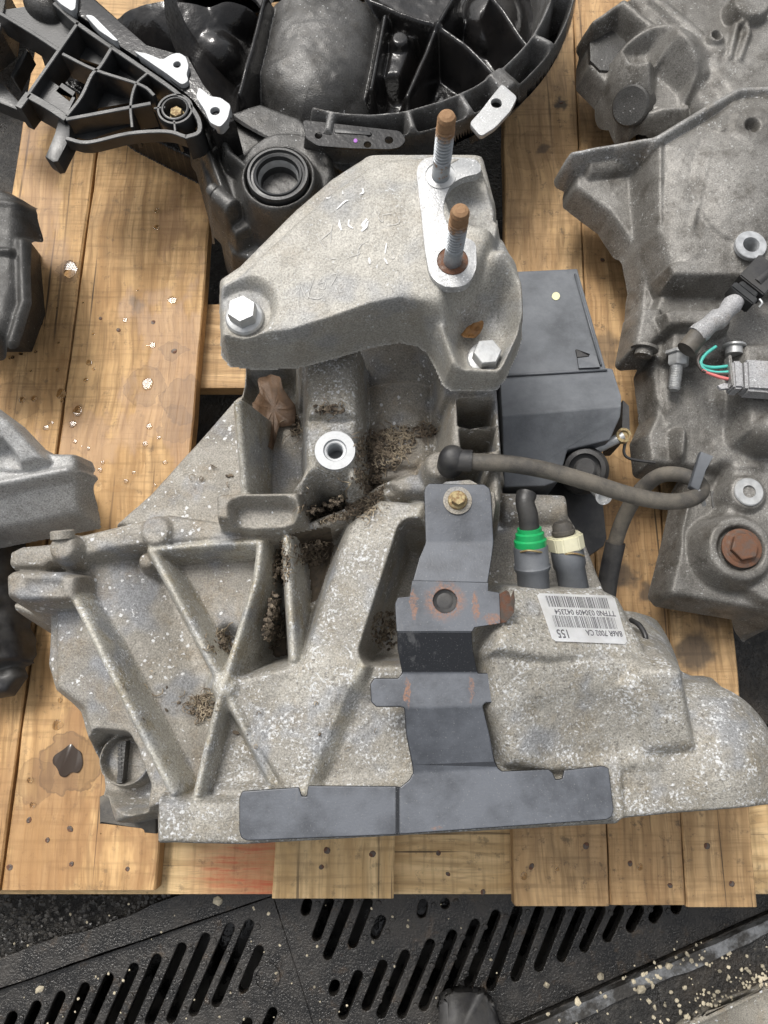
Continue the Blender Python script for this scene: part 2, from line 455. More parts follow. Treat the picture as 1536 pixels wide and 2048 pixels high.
def cast_mat(name, a, b, white=(.60, .61, .62), dark=(.075, .068, .058), sp=.5, spscale=230, dots=.5, dk=.4, grain=.35, metal=.25, rough=.6, dirt=(.2, .155, .1), dirtamt=.35, bump=.0006, blue=0., sw=.10, spots=()):
    """weathered cast metal: stained base, irregular white oxide blotches, chipped dots, dark pits"""
    s = Nodes(name)
    big = s.noise(16, 3); fine = s.noise(700, 2, .7)
    col = s.mix(s.ramp(big, .36, .64), a, b)
    if blue: col = s.mix(s.math('MULTIPLY', s.ramp(s.noise(26, 2, vec=s.map(loc=(3, 1, 2))), .50, .68), blue), col, (.20, .222, .262))
    col = s.mix(s.math('MULTIPLY', s.ramp(s.noise(38, 4, .7, vec=s.map(loc=(7, 3, 0))), .46, .72), dirtamt), col, dirt)
    g = s.ramp(fine, .25, .75, 1 - grain, 1 + grain)
    col = s.mix(1.0, col, s.mix(0, g, g), 'MULTIPLY')
    for (u, v, z, rr, am) in spots:      # caked soil where leaf mould has collected
        p = P(u, v, z); ds = s.n('ShaderNodeVectorMath', operation='DISTANCE'); s.li(s.wq if hasattr(s, 'wq') else s.__dict__.setdefault('wq', s.warp(75, .036)), ds.inputs[0]); ds.inputs[1].default_value = (p.x + .018, p.y + .018, p.z + .018)
        col = s.mix(s.math('MULTIPLY', s.ramp(ds.outputs['Value'], rr, rr * .3), am), col, (.082, .063, .045))
    area = s.noise(48, 3, .65, vec=s.map(loc=(1, 9, 4)))
    blot = s.noise(spscale * 1.25, 3, .62, vec=s.map(loc=(4, 2, 7)))
    spk = s.ramp(s.math('ADD', blot, s.math('MULTIPLY', area, .45)), .92 - .17 * sp, (.92 + sw) - .17 * sp)
    if dots:
        v1 = s.voro(spscale * .62, s.warp(300, .004)).outputs['Distance']
        spk = s.math('MAXIMUM', spk, s.ramp(s.math('SUBTRACT', s.ramp(area, .38, .66, .02, .10 + .22 * dots), v1), -.02, .05))
    col = s.mix(s.math('MULTIPLY', spk, .92), col, white)
    pit = s.ramp(s.math('SUBTRACT', s.noise(spscale * .95, 2, .6, vec=s.map(loc=(9, 6, 3))), s.math('MULTIPLY', big, .25)), .53 - .08 * dk, .63 - .08 * dk)
    col = s.mix(s.math('MULTIPLY', pit, dk), col, dark)
    nrm = s.bump(fine, bump, .9)
    ro = s.ramp(area, .35, .7, max(.05, rough - .12), rough + .12)
    return s.done(col, ro, s.math('MULTIPLY', s.math('SUBTRACT', 1., spk), metal), nrm)
def plain_mat(name, col, rough=.5, metal=0., var=.25, dust=None, dustamt=.5, scale=40, bump=.0002, bscale=500, dark=None, flat=None, coat=0, spec=.5):
    s = Nodes(name); n = s.noise(scale, 5, .6); f = s.noise(bscale, 3)
    g = s.ramp(n, .3, .7, 1 - var, 1 + var); c = s.mix(1., col, s.mix(0, g, g), 'MULTIPLY')
    if dust is not None:
        fac = s.math('MULTIPLY', s.ramp(s.noise(scale * .7, 6, .7, vec=s.map(loc=(2, 4, 1))), .32, .68), dustamt)
        if flat: fac = s.math('MULTIPLY', fac, s.ramp(s.up(), flat, 1., .12, 1.))
        c = s.mix(fac, c, dust)
        sc = s.noise(900, 2); c = s.mix(s.math('MULTIPLY', s.ramp(sc, .62, .75), dustamt * .6), c, dust)
    return s.done(c, s.ramp(n, .3, .7, rough * .8, min(1, rough * 1.25)), metal, s.bump(f, bump, .8), spec, coat)
def rust_mat(name, steel, rust, amt=.5, scale=90, metal=.6, rough=.5):
    s = Nodes(name); n = s.noise(scale, 6, .65); f = s.ramp(n, .62 - amt * .4, .72 - amt * .3)
    c = s.mix(f, steel, s.mix(s.noise(scale * 5, 3), [x * .55 for x in rust], [x * 1.3 for x in rust]))
    return s.done(c, s.mix(f, (rough,) * 3, (.85,) * 3), s.math('MULTIPLY', s.math('SUBTRACT', 1, f), metal), s.bump(s.noise(scale * 9, 3), .0004, .7))
def wood_mat(name, light, dark, seed, dirt=.5, wet=0.0, axis='y', red=None, stains=()):
    s = Nodes(name); L = (seed * .37, seed * 1.13, seed * .71)
    sc = (1, .05, 1) if axis == 'y' else (.05, 1, 1)
    wv = s.warp(5, .035, s.map(loc=L))
    g1 = s.noise(55, 4, .62, s.map(scale=sc, src=wv)); g2 = s.noise(260, 2, .6, s.map(scale=sc, src=wv))
    ring = s.n('ShaderNodeTexWave', wave_type='BANDS', bands_direction='X' if axis == 'y' else 'Y'); s.li(s.map(scale=(1, .09, 1) if axis == 'y' else (.09, 1, 1), src=s.warp(4, .09, s.map(loc=L))), ring.inputs[0])
    ring.inputs['Scale'].default_value = 16; ring.inputs['Distortion'].default_value = 3.5; ring.inputs['Detail'].default_value = 3
    c = s.mix(s.ramp(g1, .3, .72), light, dark)
    c = s.mix(s.math('MULTIPLY', s.ramp(ring.outputs['Fac'], .45, .95), .38), c, [x * .72 for x in dark])
    c = s.mix(s.math('MULTIPLY', s.ramp(g2, .46, .7), .5), c, [x * .5 for x in dark])
    # saw marks across the grain
    saw = s.noise(190, 2, .6, s.map(scale=(.06, 1, 1) if axis == 'y' else (1, .06, 1), loc=L))
    c = s.mix(s.math('MULTIPLY', s.ramp(saw, .46, .74), .5), c, [x * .55 for x in dark])
    # grime and dark mould flecks, bleached patches
    m = s.noise(11, 6, .68, s.map(loc=(L[1], L[0], 2))); c = s.mix(s.math('MULTIPLY', s.ramp(m, .48, .74), .62 * dirt), c, (.09, .065, .04))
    m2 = s.noise(75, 5, .75, s.map(loc=(L[2], L[1], 5))); c = s.mix(s.math('MULTIPLY', s.ramp(m2, .55, .68), .8 * dirt), c, (.035, .03, .027))
    m3 = s.noise(14, 4, .6, s.map(loc=(L[0], L[2], 8))); c = s.mix(s.math('MULTIPLY', s.ramp(m3, .52, .75), .4), c, [min(1, x * 1.35) for x in light])
    # fine splits along the grain, pale worn fibres
    spl = s.noise(150, 2, .5, s.map(scale=(1, .012, 1) if axis == 'y' else (.012, 1, 1), loc=(L[1], L[2], 1)))
    c = s.mix(s.math('MULTIPLY', s.ramp(spl, .66, .70), s.ramp(g1, .35, .6, .2, .9)), c, (.05, .034, .02))
    # wet stains
    wt = s.ramp(s.noise(9, 5, .6, s.map(loc=(L[2], 3, L[0]), scale=(1, .45, 1) if axis == 'y' else (.45, 1, 1))), .52, .56, 0, wet)
    c = s.mix(s.math('MULTIPLY', wt, .62), c, [dark[0] * .62, dark[1] * .5, dark[2] * .36])
    if stains:      # soaked rings left by water and oil
        wq = s.warp(55, .03)
        for (u, v, rr, am, tint) in stains:
            p = P(u, v, 0); ds = s.n('ShaderNodeVectorMath', operation='DISTANCE'); s.li(wq, ds.inputs[0]); ds.inputs[1].default_value = (p.x + .015, p.y + .015, .015)
            edge = s.math('MAXIMUM', s.ramp(ds.outputs['Value'], rr, rr * (.85 if sum(tint) > .2 else .45), 0, .5 if sum(tint) > .2 else .95), s.math('MULTIPLY', s.ramp(ds.outputs['Value'], rr, rr * .95), s.ramp(ds.outputs['Value'], rr * .78, rr * .95, 0, .72 if sum(tint) > .2 else 0)))
            c = s.mix(s.math('MULTIPLY', edge, am), c, tint)
    if red is not None:
        p, r = red
        ds = s.n('ShaderNodeVectorMath', operation='DISTANCE'); s.li(s.warp(40, .03), ds.inputs[0]); ds.inputs[1].default_value = tuple(p + Vector((.015, .015, .015)))
        c = s.mix(s.math('MULTIPLY', s.math('MULTIPLY', s.ramp(ds.outputs['Value'], r, r * .2), s.ramp(s.math('ADD', s.math('MULTIPLY', m2, .5), g2), .5, .85, 1., .35)), .9), c, (.46, .085, .035))
    h = g2
    ro = s.math('SUBTRACT', .75, s.math('MULTIPLY', wt, .30))
    return s.done(c, ro, 0, s.bump(h, .0011, .7))
M = {}
SOIL = ((760, 905, .215, .034, .8), (735, 980, .2, .03, .85), (680, 1020, .2, .034, .85), (622, 1100, .18, .026, .8), (840, 862, .22, .016, .6), (440, 1288, .185, .018, .7), (405, 1410, .2, .02, .6), (300, 1440, .21, .02, .4), (180, 1160, .23, .02, .35), (350, 1560, .22, .022, .4), (545, 1160, .17, .03, .6))
M['case'] = cast_mat('cast_aluminium_case', (.285, .267, .233), (.212, .198, .174), sp=.3, spscale=230, dots=.8, dk=.3, dirtamt=.5, metal=.1, rough=.62, blue=.5, white=(.60, .605, .61), spots=SOIL)
M['bell'] = cast_mat('speckled_aluminium_bell', (.305, .29, .256), (.22, .208, .183), sp=.98, spscale=340, dots=.34, sw=.20, dk=.7, dirtamt=.6, metal=.1, rough=.6, blue=.45, dirt=(.19, .16, .11), white=(.58, .59, .60), dark=(.10, .092, .08), spots=SOIL[6:10])
M['ribm'] = cast_mat('worn_rib_aluminium', (.40, .385, .34), (.29, .275, .24), sp=.75, spscale=330, dots=.4, sw=.13, dk=.55, dirtamt=.6, metal=.12, rough=.6, dirt=(.24, .19, .10), blue=.5)
M['brk'] = cast_mat('bracket_aluminium', (.37, .355, .32), (.31, .296, .264), dots=.14, sp=.42, spscale=400, sw=.14, dk=.35, grain=.30, dirtamt=.42, metal=.12, rough=.58, blue=.35, dirt=(.235, .20, .15))
M['mach'] = cast_mat('machined_aluminium', (.47, .475, .48), (.40, .405, .405), dots=0, sp=.55, spscale=420, dk=.25, grain=.16, dirtamt=.12, metal=.35, rough=.42, bump=.0003, white=(.8, .8, .8))
M['bright'] = plain_mat('bright_machined_face', (.37, .38, .39), .45, .3, .2, scale=140, bump=.0001)
M['zinc'] = plain_mat('zinc_bolt', (.44, .45, .455), .42, .45, .14, dust=(.42, .41, .38), dustamt=.3, scale=160)
M['gold'] = rust_mat('yellow_zinc_bolt', (.34, .27, .14), (.24, .15, .07), .42, 260, .5, .5)
M['rust'] = rust_mat('rusty_steel', (.12, .085, .068), (.14, .065, .036), .62, 120)
M['rustdk'] = rust_mat('dark_rusty_bolt', (.12, .10, .085), (.13, .06, .035), .5, 120)
M['lightcast'] = cast_mat('light_grey_casting', (.36, .36, .355), (.28, .28, .275), sp=.5, spscale=300, dots=.1, sw=.2, dk=.4, dirtamt=.4, dirt=(.17, .16, .145), metal=.2, rough=.5)
M['steelblk'] = plain_mat('black_coated_steel', (.03, .033, .042), .36, 0, .3, dust=(.15, .163, .185), dustamt=.95, scale=26, flat=.86, bump=.00012)
M['blkplast'] = plain_mat('black_plastic_cover', (.075, .081, .090), .5, 0, .2, dust=(.165, .175, .19), dustamt=.7, scale=22, flat=.4)
M['blk'] = plain_mat('black_rubber', (.018, .018, .02), .5, 0, .3, dust=(.10, .095, .085), dustamt=.4, scale=60)
M['hose'] = plain_mat('dusty_rubber_hose', (.05, .046, .042), .62, 0, .25, dust=(.17, .15, .12), dustamt=.75, scale=45, bump=.0004, bscale=900)
M['wetblk'] = plain_mat('oily_black_casting', (.008, .008, .0085), .13, 0, .4, dust=(.026, .023, .021), dustamt=.5, scale=30, bump=.0005, bscale=220)
M['wetgrey'] = cast_mat('oily_grey_casting', (.085, .083, .08), (.05, .049, .047), dots=.1, sp=-.1, spscale=260, dk=.4, dirtamt=.5, dirt=(.03, .026, .02), metal=.3, rough=.36)
M['plblk'] = plain_mat('black_moulded_plastic', (.017, .018, .019), .36, 0, .25, dust=(.06, .06, .06), dustamt=.4, scale=50)
M['green'] = plain_mat('green_plastic', (.012, .33, .10), .38, 0, .12)
M['cream'] = plain_mat('cream_plastic', (.68, .65, .47), .4, 0, .1)
M['grime'] = plain_mat('brown_grime', (.07, .055, .04), .85, 0, .5, dust=(.14, .11, .075), dustamt=.6, scale=120, bump=.002, bscale=220)
M['paper'] = plain_mat('white_label_paper', (.84, .85, .87), .45, 0, .10, dust=(.6, .57, .5), dustamt=.3, scale=50, bump=.00005)
M['ink'] = plain_mat('grey_label_ink', (.10, .10, .11), .6, 0, .3, scale=300)
# ================================================================ ground and drain
ZG = -0.140
def solo(name, me, mat, label=None, cat=None, group=None, kind=None):
    o = bpy.data.objects.new(name, me); C.objects.link(o)
    if mat is not None and not me.materials: me.materials.append(mat)
    return tag(o, label, cat, group, kind)
def asphalt():
    s = Nodes('wet_asphalt')
    v = s.voro(150, s.warp(90, .004)); stone = s.ramp(s.noise(90, 4, .7), .4, .7)
    c = s.mix(stone, (.012, .011, .010), (.045, .041, .036))
    c = s.mix(s.ramp(s.noise(9, 5, .65), .48, .72), c, (.058, .046, .034))
    c = s.mix(s.math('MULTIPLY', s.ramp(v.outputs['Distance'], .22, .1), s.ramp(s.noise(60, 3), .52, .66)), c, (.14, .125, .10))
    wet = s.ramp(s.noise(14, 4), .45, .62)
    return s.done(c, s.ramp(wet, 0, 1, .55, .22), 0, s.bump(s.noise(220, 3, .7), .005, .8))
M['asph'] = asphalt()
def iron():
    s = Nodes('cast_iron_grate'); n = s.noise(24, 6, .7); f = s.noise(420, 2, .7)
    c = s.mix(s.ramp(n, .35, .7), (.014, .0135, .013), (.04, .036, .032))
    c = s.mix(s.math('MULTIPLY', s.ramp(s.noise(40, 5, .7, s.map(loc=(3, 3, 3))), .55, .72), .6), c, (.085, .058, .036))
    c = s.mix(s.math('MULTIPLY', s.ramp(f, .55, .75), .4), c, (.13, .12, .105))
    return s.done(c, s.ramp(n, .35, .65, .10, .42), .2, s.bump(f, .0014, .8))
M['iron'] = iron()
def Pg(u, v, z=ZG): p = P(u, v, z); return (p.x, p.y)
# outline of the drain opening, then the asphalt sheet around it
A0, A1 = Pg(-700, 2215), Pg(545, 1788)           # back edge of the drain
D0, D1 = Pg(980, 2075), Pg(1620, 1790)           # front edge
vA = (Vector(A1) - Vector(A0)).normalized(); vD = (Vector(D1) - Vector(D0)).normalized()
bA = Vector(A1) + vA * .75; bD = Vector(D1) + vD * .35
open_ = [tuple(Vector(A0) - vA * .3), tuple(bA), tuple(bD), tuple(Vector(D0) - vD * .9)]
me = plate_mesh('ground', [(-9, -9), (9, -9), (9, 9), (-9, 9)], [open_], .02)
me.transform(Matrix.Translation((0, 0, ZG)))
solo('ground', me, M['asph'], kind='structure')
me = mesh_np('drain_floor', [(-3, -3, ZG - .16), (3, -3, ZG - .16), (3, 3, ZG - .16), (-3, 3, ZG - .16)], [(0, 1, 2, 3)])
def pitm():
    s = Nodes('drain_mud'); n = s.noise(16, 5)
    return s.done(s.mix(s.ramp(n, .4, .7), (.006, .006, .006), (.02, .018, .014)), s.ramp(n, .4, .6, .08, .6), 0, s.bump(n, .004, .5))
solo('drain_floor', me, pitm(), kind='structure')
# slotted plates: slots listed as photographed (two ends each)
def q3(x, y): return (x / 2, 1650 + y / 2)
def q4(x, y): return (768 + x / 2, 1600 + y / 2)
slotsL = [(q3(1005, 378), q3(853, 735)), (q3(928, 392), q3(762, 772)), (q3(830, 432), q3(672, 800)), (q3(735, 470), q3(585, 812)), (q3(635, 515), q3(500, 825)),
          (q3(543, 552), q3(412, 850)), (q3(443, 592), q3(325, 860)), (q3(347, 630), q3(235, 885)), (q3(250, 665), q3(150, 892)), (q3(153, 703), q3(60, 910)), (q3(57, 745), q3(-20, 920)),
          (q3(-40, 785), q3(-110, 940)), (q3(1045, 482), q3(962, 680)), (q3(1100, 730), q3(985, 990)), (q3(1000, 772), q3(905, 985)), (q3(905, 830), q3(820, 1010)), (q3(1160, 800), q3(1080, 990))]
slotsR = [(q3(1235, 290), q3(1215, 368)), (q3(1325, 285), q3(1258, 470)), (q3(1405, 285), q3(1302, 545)), (q3(1480, 290), q3(1402, 498)), (q3(1535, 360), q3(1492, 462)),
          (q3(1348, 618), q3(1325, 690)), (q3(1442, 582), q3(1362, 785)), (q3(1300, 850), q3(1262, 950)),
          (q4(162, 395), q4(146, 478)), (q4(252, 390), q4(238, 440)), (q4(195, 556), q4(62, 880)), (q4(284, 520), q4(150, 850)), (q4(375, 476), q4(225, 850)), (q4(458, 440), q4(332, 760)),
          (q4(545, 420), q4(420, 768)), (q4(632, 420), q4(518, 732)), (q4(718, 420), q4(612, 692)), (q4(800, 420), q4(702, 652)), (q4(880, 420), q4(792, 612)), (q4(955, 420), q4(885, 572)),
          (q4(1035, 420), q4(978, 532)), (q4(1112, 420), q4(1068, 494)), (q4(1190, 405), q4(1155, 455)), (q4(95, 600), q4(-20, 880)), (q4(5, 640), q4(-80, 850))]
def slot_loop(a, b, wpx=11.5):
    a, b = Vector(Pg(*a)), Vector(Pg(*b)); t = (b - a).normalized(); n = Vector((-t.y, t.x)); r = MM(wpx, 1900, ZG)
    a += t * r; b -= t * r; th = math.atan2(n.y, n.x); out = []
    for k in range(7): an = th + PI * k / 6; out.append((a.x + r * math.cos(an), a.y + r * math.sin(an)))
    for k in range(7): an = th + PI + PI * k / 6; out.append((b.x + r * math.cos(an), b.y + r * math.sin(an)))
    return out
jt, jb = Vector(Pg(545, 1790)), Vector(Pg(650, 2125)); g = .0012
inA = Vector((vA.y, -vA.x)) * .004; inD = Vector((-vD.y, vD.x)) * .004
e0 = Vector(open_[0]) + inA; e3 = Vector(open_[3]) + inD
jtop = jt + inA; jl = (jb - jt).normalized()
def hit(p, dr, q, dq):
    M2 = Matrix(((dr.x, -dq.x), (dr.y, -dq.y))); r = M2.inverted() @ (q - p); return p + dr * r.x
jbot = hit(jt, jl, Vector(D0) + inD, vD)
jtp = hit(jt, jl, Vector(A0) + inA, vA)
sdv = Vector((g, 0))
plates = [('black slotted iron drain plate left of the joint, below the orange-painted plank', [e0, jtp - sdv, jbot - sdv, e3], slotsL),
          ('black slotted iron drain plate right of the joint, beside the worn edge bar', [jtp + sdv, bA + inA, bD + inD, jbot + sdv], slotsR)]
for lab, outl, sl in plates:
    me = plate_mesh('drain_grate', [tuple(p) for p in outl], [slot_loop(a, b) for a, b in sl], .016, .0012)
    me.transform(Matrix.Translation((0, 0, ZG - .002)))
    o = solo('drain_grate', me, M['iron'], lab, 'drain grate', 'slotted drain plates')
    # anti-slip studs cast on the plate
    bm = bmesh.new()
    for a, b in sl:
        a, b = Vector(a), Vector(b); n = int((b - a).length / 55)
        for k in range(n + 1):
            c = a.lerp(b, (k + .35) / (n + 1)) + Vector((19 if sl is slotsL else 21.5, 0))
            p = Vector(Pg(*c)); lathe_bm([(.0035, 0), (.003, .0012), (0, .0016)], 8, bm, Matrix.Translation((p.x, p.y, ZG - .002)))
    part('raised_stud', bm_mesh('raised_stud', bm), M['iron'], o)['kind'] = 'stuff'
# round lug cast into the left plate and the worn raised lettering strip of the right plate
pg = Vector(Pg(*q3(1065, 610)))
o = part('cast_ring', bm_mesh('cast_ring', lathe_bm([(.0155, -.002), (.0155, .0006), (.0125, .0006), (.0125, -.002)], 22, M=Matrix.Translation((pg.x, pg.y, ZG)))), M['iron'], bpy.data.objects['drain_grate'])
# worn edge bar along the drain
def worn():
    s = Nodes('worn_edge_steel'); n = s.noise(30, 6, .7)
    c = s.mix(s.ramp(n, .42, .62), (.045, .042, .038), (.22, .225, .23)); return s.done(c, s.ramp(n, .4, .6, .55, .4), .35, s.bump(s.noise(260, 4), .0015, .8))
M['worn'] = worn()
p0, p1 = Vector(D0) - vD * .3, Vector(D1) + vD * .25; nn = Vector((vD.y, -vD.x))
N = 50; top = []; rr = random.Random(5)
for k in range(N + 1): top.append(p0.lerp(p1, k / N) + nn * (.0005 + rr.uniform(0, .0015)))
for k in range(N, -1, -1): top.append(p0.lerp(p1, k / N) + nn * (.015 + rr.uniform(-.0025, .002)))
bm = prism_bm([Vector((p.x, p.y, ZG + .012)) for p in top], zbot=ZG - .02, bevel=.0015)
solo('drain_edge_bar', bm_mesh('drain_edge_bar', bm, angle=AX30), M['worn'], 'worn grey steel edge bar along the slotted drain', 'edge bar')
p0, p1 = Vector(A0) - vA * .1, Vector(A1) + vA * .5; nn = Vector((-vA.y, vA.x)); top = []
for k in range(N + 1): top.append(p0.lerp(p1, k / N) + nn * (.0005 + rr.uniform(0, .0015)))
for k in range(N, -1, -1): top.append(p0.lerp(p1, k / N) + nn * (.03 + rr.uniform(-.004, .004)))
bm = prism_bm([Vector((p.x, p.y, ZG + .013)) for p in top], zbot=ZG - .02, bevel=.002)
solo('drain_edge_bar', bm_mesh('drain_edge_bar', bm, angle=AX30), M['iron'], 'dark gritty edge bar behind the left drain plate, next to gravelly asphalt', 'edge bar')
# gravel and pale pebbles
def pebbles(name, label, spots, mat):
    bm = bmesh.new()
    for x, y, z, r in spots:
        m = Matrix.Translation((x, y, z)) @ Matrix.Rotation(random.uniform(0, 6), 4, 'Z') @ Matrix.Diagonal((r * random.uniform(.8, 1.4), r, r * .7, 1))
        b = bmesh.ops.create_icosphere(bm, subdivisions=1, radius=1, matrix=m)
        for v in b['verts']: v.co += Vector((random.uniform(-1, 1), random.uniform(-1, 1), random.uniform(-1, 1))) * r * .18
    return solo(name, bm_mesh(name, bm), mat, label, name, kind='stuff')
def on_ground(u, v): p = Vector(Pg(u, v)); return p.x, p.y
sp = []
for _ in range(150):
    u, v = random.uniform(1040, 1536), random.uniform(1880, 2048)
    if v > 2085 - (u - 960) * .40 + random.gauss(0, 25): sp.append((*on_ground(u, v), ZG + .011, random.uniform(.0008, .0028)))
for c in ((1490, 1950, 28, 45), (1420, 1990, 40, 34), (1300, 1945, 24, 20), (1385, 1905, 22, 16), (1450, 2000, 50, 40)):
    for _ in range(c[3]): sp.append((*on_ground(random.gauss(c[0], c[2]), random.gauss(c[1], c[2] * .5)), ZG + .012, random.uniform(.0006, .0026)))
for _ in range(60): sp.append((*on_ground(random.uniform(0, 1000), random.uniform(1800, 2040)), ZG + .0125, random.uniform(.0008, .0018)))
for u, v, r in ((440, 1795, .006), (90, 1970, .004), (1275, 1971, .005), (1195, 1945, .0045), (1088, 1962, .004), (540, 1822, .0025), (1260, 1955, .003), (1330, 1925, .004), (1150, 1995, .004)): sp.append((*on_ground(u, v), ZG + .013, r))
M['peb'] = plain_mat('pale_pebble', (.42, .37, .27), .7, 0, .5, scale=60)
pebbles('gravel', 'pale yellowish pebbles scattered on the wet ground by the drain', sp, M['peb'])
M['peb2'] = plain_mat('dark_chippings', (.032, .029, .025), .4, 0, .6, scale=50)
sp = [(*on_ground(random.uniform(-40, 430), random.uniform(1770, 1930)), ZG + .011, random.uniform(.0008, .0030)) for _ in range(1000)]
sp = [q for q in sp if (Vector(q[:2]) - Vector(A0)).dot(Vector((-vA.y, vA.x))) > .03]
pebbles('chippings', 'dark wet stone chippings on the ground below the left boards', sp, M['peb2'])
# pale stones block at the lower right corner
def slab(name, pts, z0, z1, mat, label, cat):
    bm = prism_bm(rounded([P(u, v, z1) for u, v in pts], .012), zbot=z0, bevel=.004)
    bmesh.ops.subdivide_edges(bm, edges=bm.edges[:], cuts=1)
    for v in bm.verts: v.co += Vector([random.gauss(0, .0012) for _ in range(3)])
    return solo(name, bm_mesh(name, bm, smooth=True), mat, label, cat)
M['stone'] = cast_mat('pale_stone', (.30, .28, .24), (.2, .185, .155), sp=.3, spscale=160, metal=0, rough=.8, dirtamt=.6)
slab('kerb_stone', [(1330, 2085), (1395, 2035), (1536, 1975), (1600, 1960), (1640, 2110)], ZG - .01, ZG + .016, M['stone'], 'pale worn kerb stone in the corner beyond the wet gravel', 'kerb stone')
slab('rubber_scrap', [(880, 2000), (900, 1988), (955, 1985), (985, 2000), (1002, 2060), (1000, 2120), (880, 2120)], ZG + .003, ZG + .022, M['blk'], 'black rounded scrap of rubber lying on the drain plate', 'rubber scrap')

# ================================================================ pallet
pal = thing('pallet', 'weathered wooden pallet of pine boards with nails, holding the gearboxes', 'pallet', P(760, 1000, ZG))
TB = .021
def rail(pts):   # straight board edge through two photographed points, evaluated at any row
    (u0, v0), (u1, v1) = pts; return lambda v: u0 + (u1 - u0) * (v - v0) / (v1 - v0)
WL = [((.62, .40, .19), (.41, .235, .095)), ((.59, .385, .19), (.385, .225, .098)), ((.73, .53, .285), (.53, .345, .155)), ((.63, .42, .215), (.41, .25, .112))]
NAIL = None
def nail(p, parent):
    global NAIL
    if NAIL is None:
        bm = lathe_bm([(0, .0002), (.0022, .0005), (.0033, .0002), (.0037, -.002), (.0037, -.006)], 9)
        for v_ in bm.verts: v_.co += Vector((random.uniform(-.0003, .0003), random.uniform(-.0003, .0003), 0))
        NAIL = bm_mesh('nail', bm)
    n_ = part('nail', NAIL, M['rustdk'], parent)
    n_.matrix_basis = Matrix.Translation(p + Vector((0, 0, random.uniform(-.0001, .0004)))) @ Matrix.Rotation(random.uniform(0, 6), 4, 'Z') @ Matrix.Rotation(random.uniform(-.12, .12), 4, 'X') @ Matrix.Diagonal((random.uniform(.55, 1.1), random.uniform(.7, 1.15), 1, 1))
def board(e0, e1, v0, v1, seed, z=0., nails=(), wet=.5, dirt=.5, pal_i=0, wmat=None, stains=()):
    cs = [P(e0(v0), v0, z), P(e1(v0), v0, z), P(e1(v1), v1, z), P(e0(v1), v1, z)]
    bm = bmesh.new(); n = 26; rg = random.Random(seed)
    rows = []
    for k in range(n + 1):
        t = k / n; l = cs[0].lerp(cs[3], t); r = cs[1].lerp(cs[2], t)
        j = lambda a: rg.uniform(-a, a)
        l = l + Vector((j(.0007), 0, j(.0004))); r = r + Vector((j(.0007), 0, j(.0004)))
        b = .0012 + rg.uniform(0, .0012)
        rows.append([l + Vector((0, 0, -TB)), l + Vector((0, 0, -b)), l + Vector((b, 0, 0)), l.lerp(r, .33), l.lerp(r, .67), r + Vector((-b, 0, 0)), r + Vector((0, 0, -b)), r + Vector((0, 0, -TB))])
    V = [[bm.verts.new(p) for p in row] for row in rows]
    for a, b in zip(V, V[1:]):
        for i in range(7): bm.faces.new((a[i], a[i + 1], b[i + 1], b[i]))
        bm.faces.new((a[7], a[0], b[0], b[7]))
    bm.faces.new(V[0]); bm.faces.new(V[-1])
    mt = wmat or wood_mat('pine_board_%d' % seed, *WL[pal_i], seed, dirt, wet, stains=stains)
    o = part('board', bm_mesh('board', bm, angle=AX30), mt, pal)
    for (u, v) in nails:
        nail(P(u, v, z), o)
    return o
M['rustdk'] = M['rustdk']
G1 = rail(((187, 350), (9, 1709)))
off = lambda f, dx: (lambda v: f(v) + dx)
VPx, VPy = 927, -5295
def vp(u, v): return rail(((u, v), (VPx, VPy)))
OIL = (.135, .075, .035); AMB = (.36, .20, .075); BLK = (.05, .042, .036)
board(vp(25, 375), off(G1, -2.5), 40, 1783, 11, nails=((62, 640), (145, 1290), (58, 1640), (20, 1735)), wet=.6, dirt=.55, stains=((140, 540, .016, .7, OIL), (30, 800, .03, .45, OIL), (60, 1270, .03, .5, OIL)))
board(off(G1, 2.5), rail(((420, 430), (311, 1780))), 120, 1780, 12, nails=((201, 637), (306, 645), (237, 660), (348, 702), (95, 1680), (143, 1728), (255, 1738), (140, 1658)), wet=.75, dirt=.5, stains=((140, 1525, .034, .95, OIL), (70, 1560, .022, .6, OIL), (60, 1690, .026, .7, AMB), (75, 1640, .014, .7, AMB), (235, 930, .03, .7, AMB), (225, 1010, .026, .6, AMB), (290, 770, .026, .6, OIL), (370, 800, .03, .7, OIL), (355, 850, .022, .6, OIL), (308, 552, .02, .6, AMB), (348, 700, .016, .7, OIL), (275, 610, .014, .5, BLK)))
board(vp(550, 1690), vp(790, 1690), -20, 1797, 13, nails=((654, 1701), (745, 1708), (643, 1734)), pal_i=2, wet=.2, dirt=.5)
board(vp(1028, 1690), vp(1214, 1690), -120, 1812, 14, nails=((1172, 1692), (1063, 1733), (1122, 205), (1088, 590)), wet=.3, dirt=.7, pal_i=3, stains=((1122, 205, .012, .9, BLK), (1085, 300, .012, .7, BLK), (1060, 300, .03, .4, OIL), (1045, 1240, .02, .6, BLK)))
board(vp(1217, 1690), vp(1364, 1690), -120, 1810, 15, nails=((1260, 1727), (1340, 1771), (1205, 520)), wet=.2, dirt=.75, pal_i=1, stains=((1245, 1150, .022, .8, BLK), (1290, 1190, .016, .8, BLK), (1230, 1060, .03, .45, OIL), (1210, 700, .03, .6, BLK), (1225, 980, .04, .5, OIL)))
board(vp(1367, 1690), vp(1504, 1690), -120, 1814, 16, nails=((1414, 1692), (1463, 1767)), wet=.2, dirt=.6, pal_i=3, stains=((1390, 1300, .030, .85, BLK), (1420, 1225, .026, .6, BLK), (1380, 1200, .02, .6, OIL)))
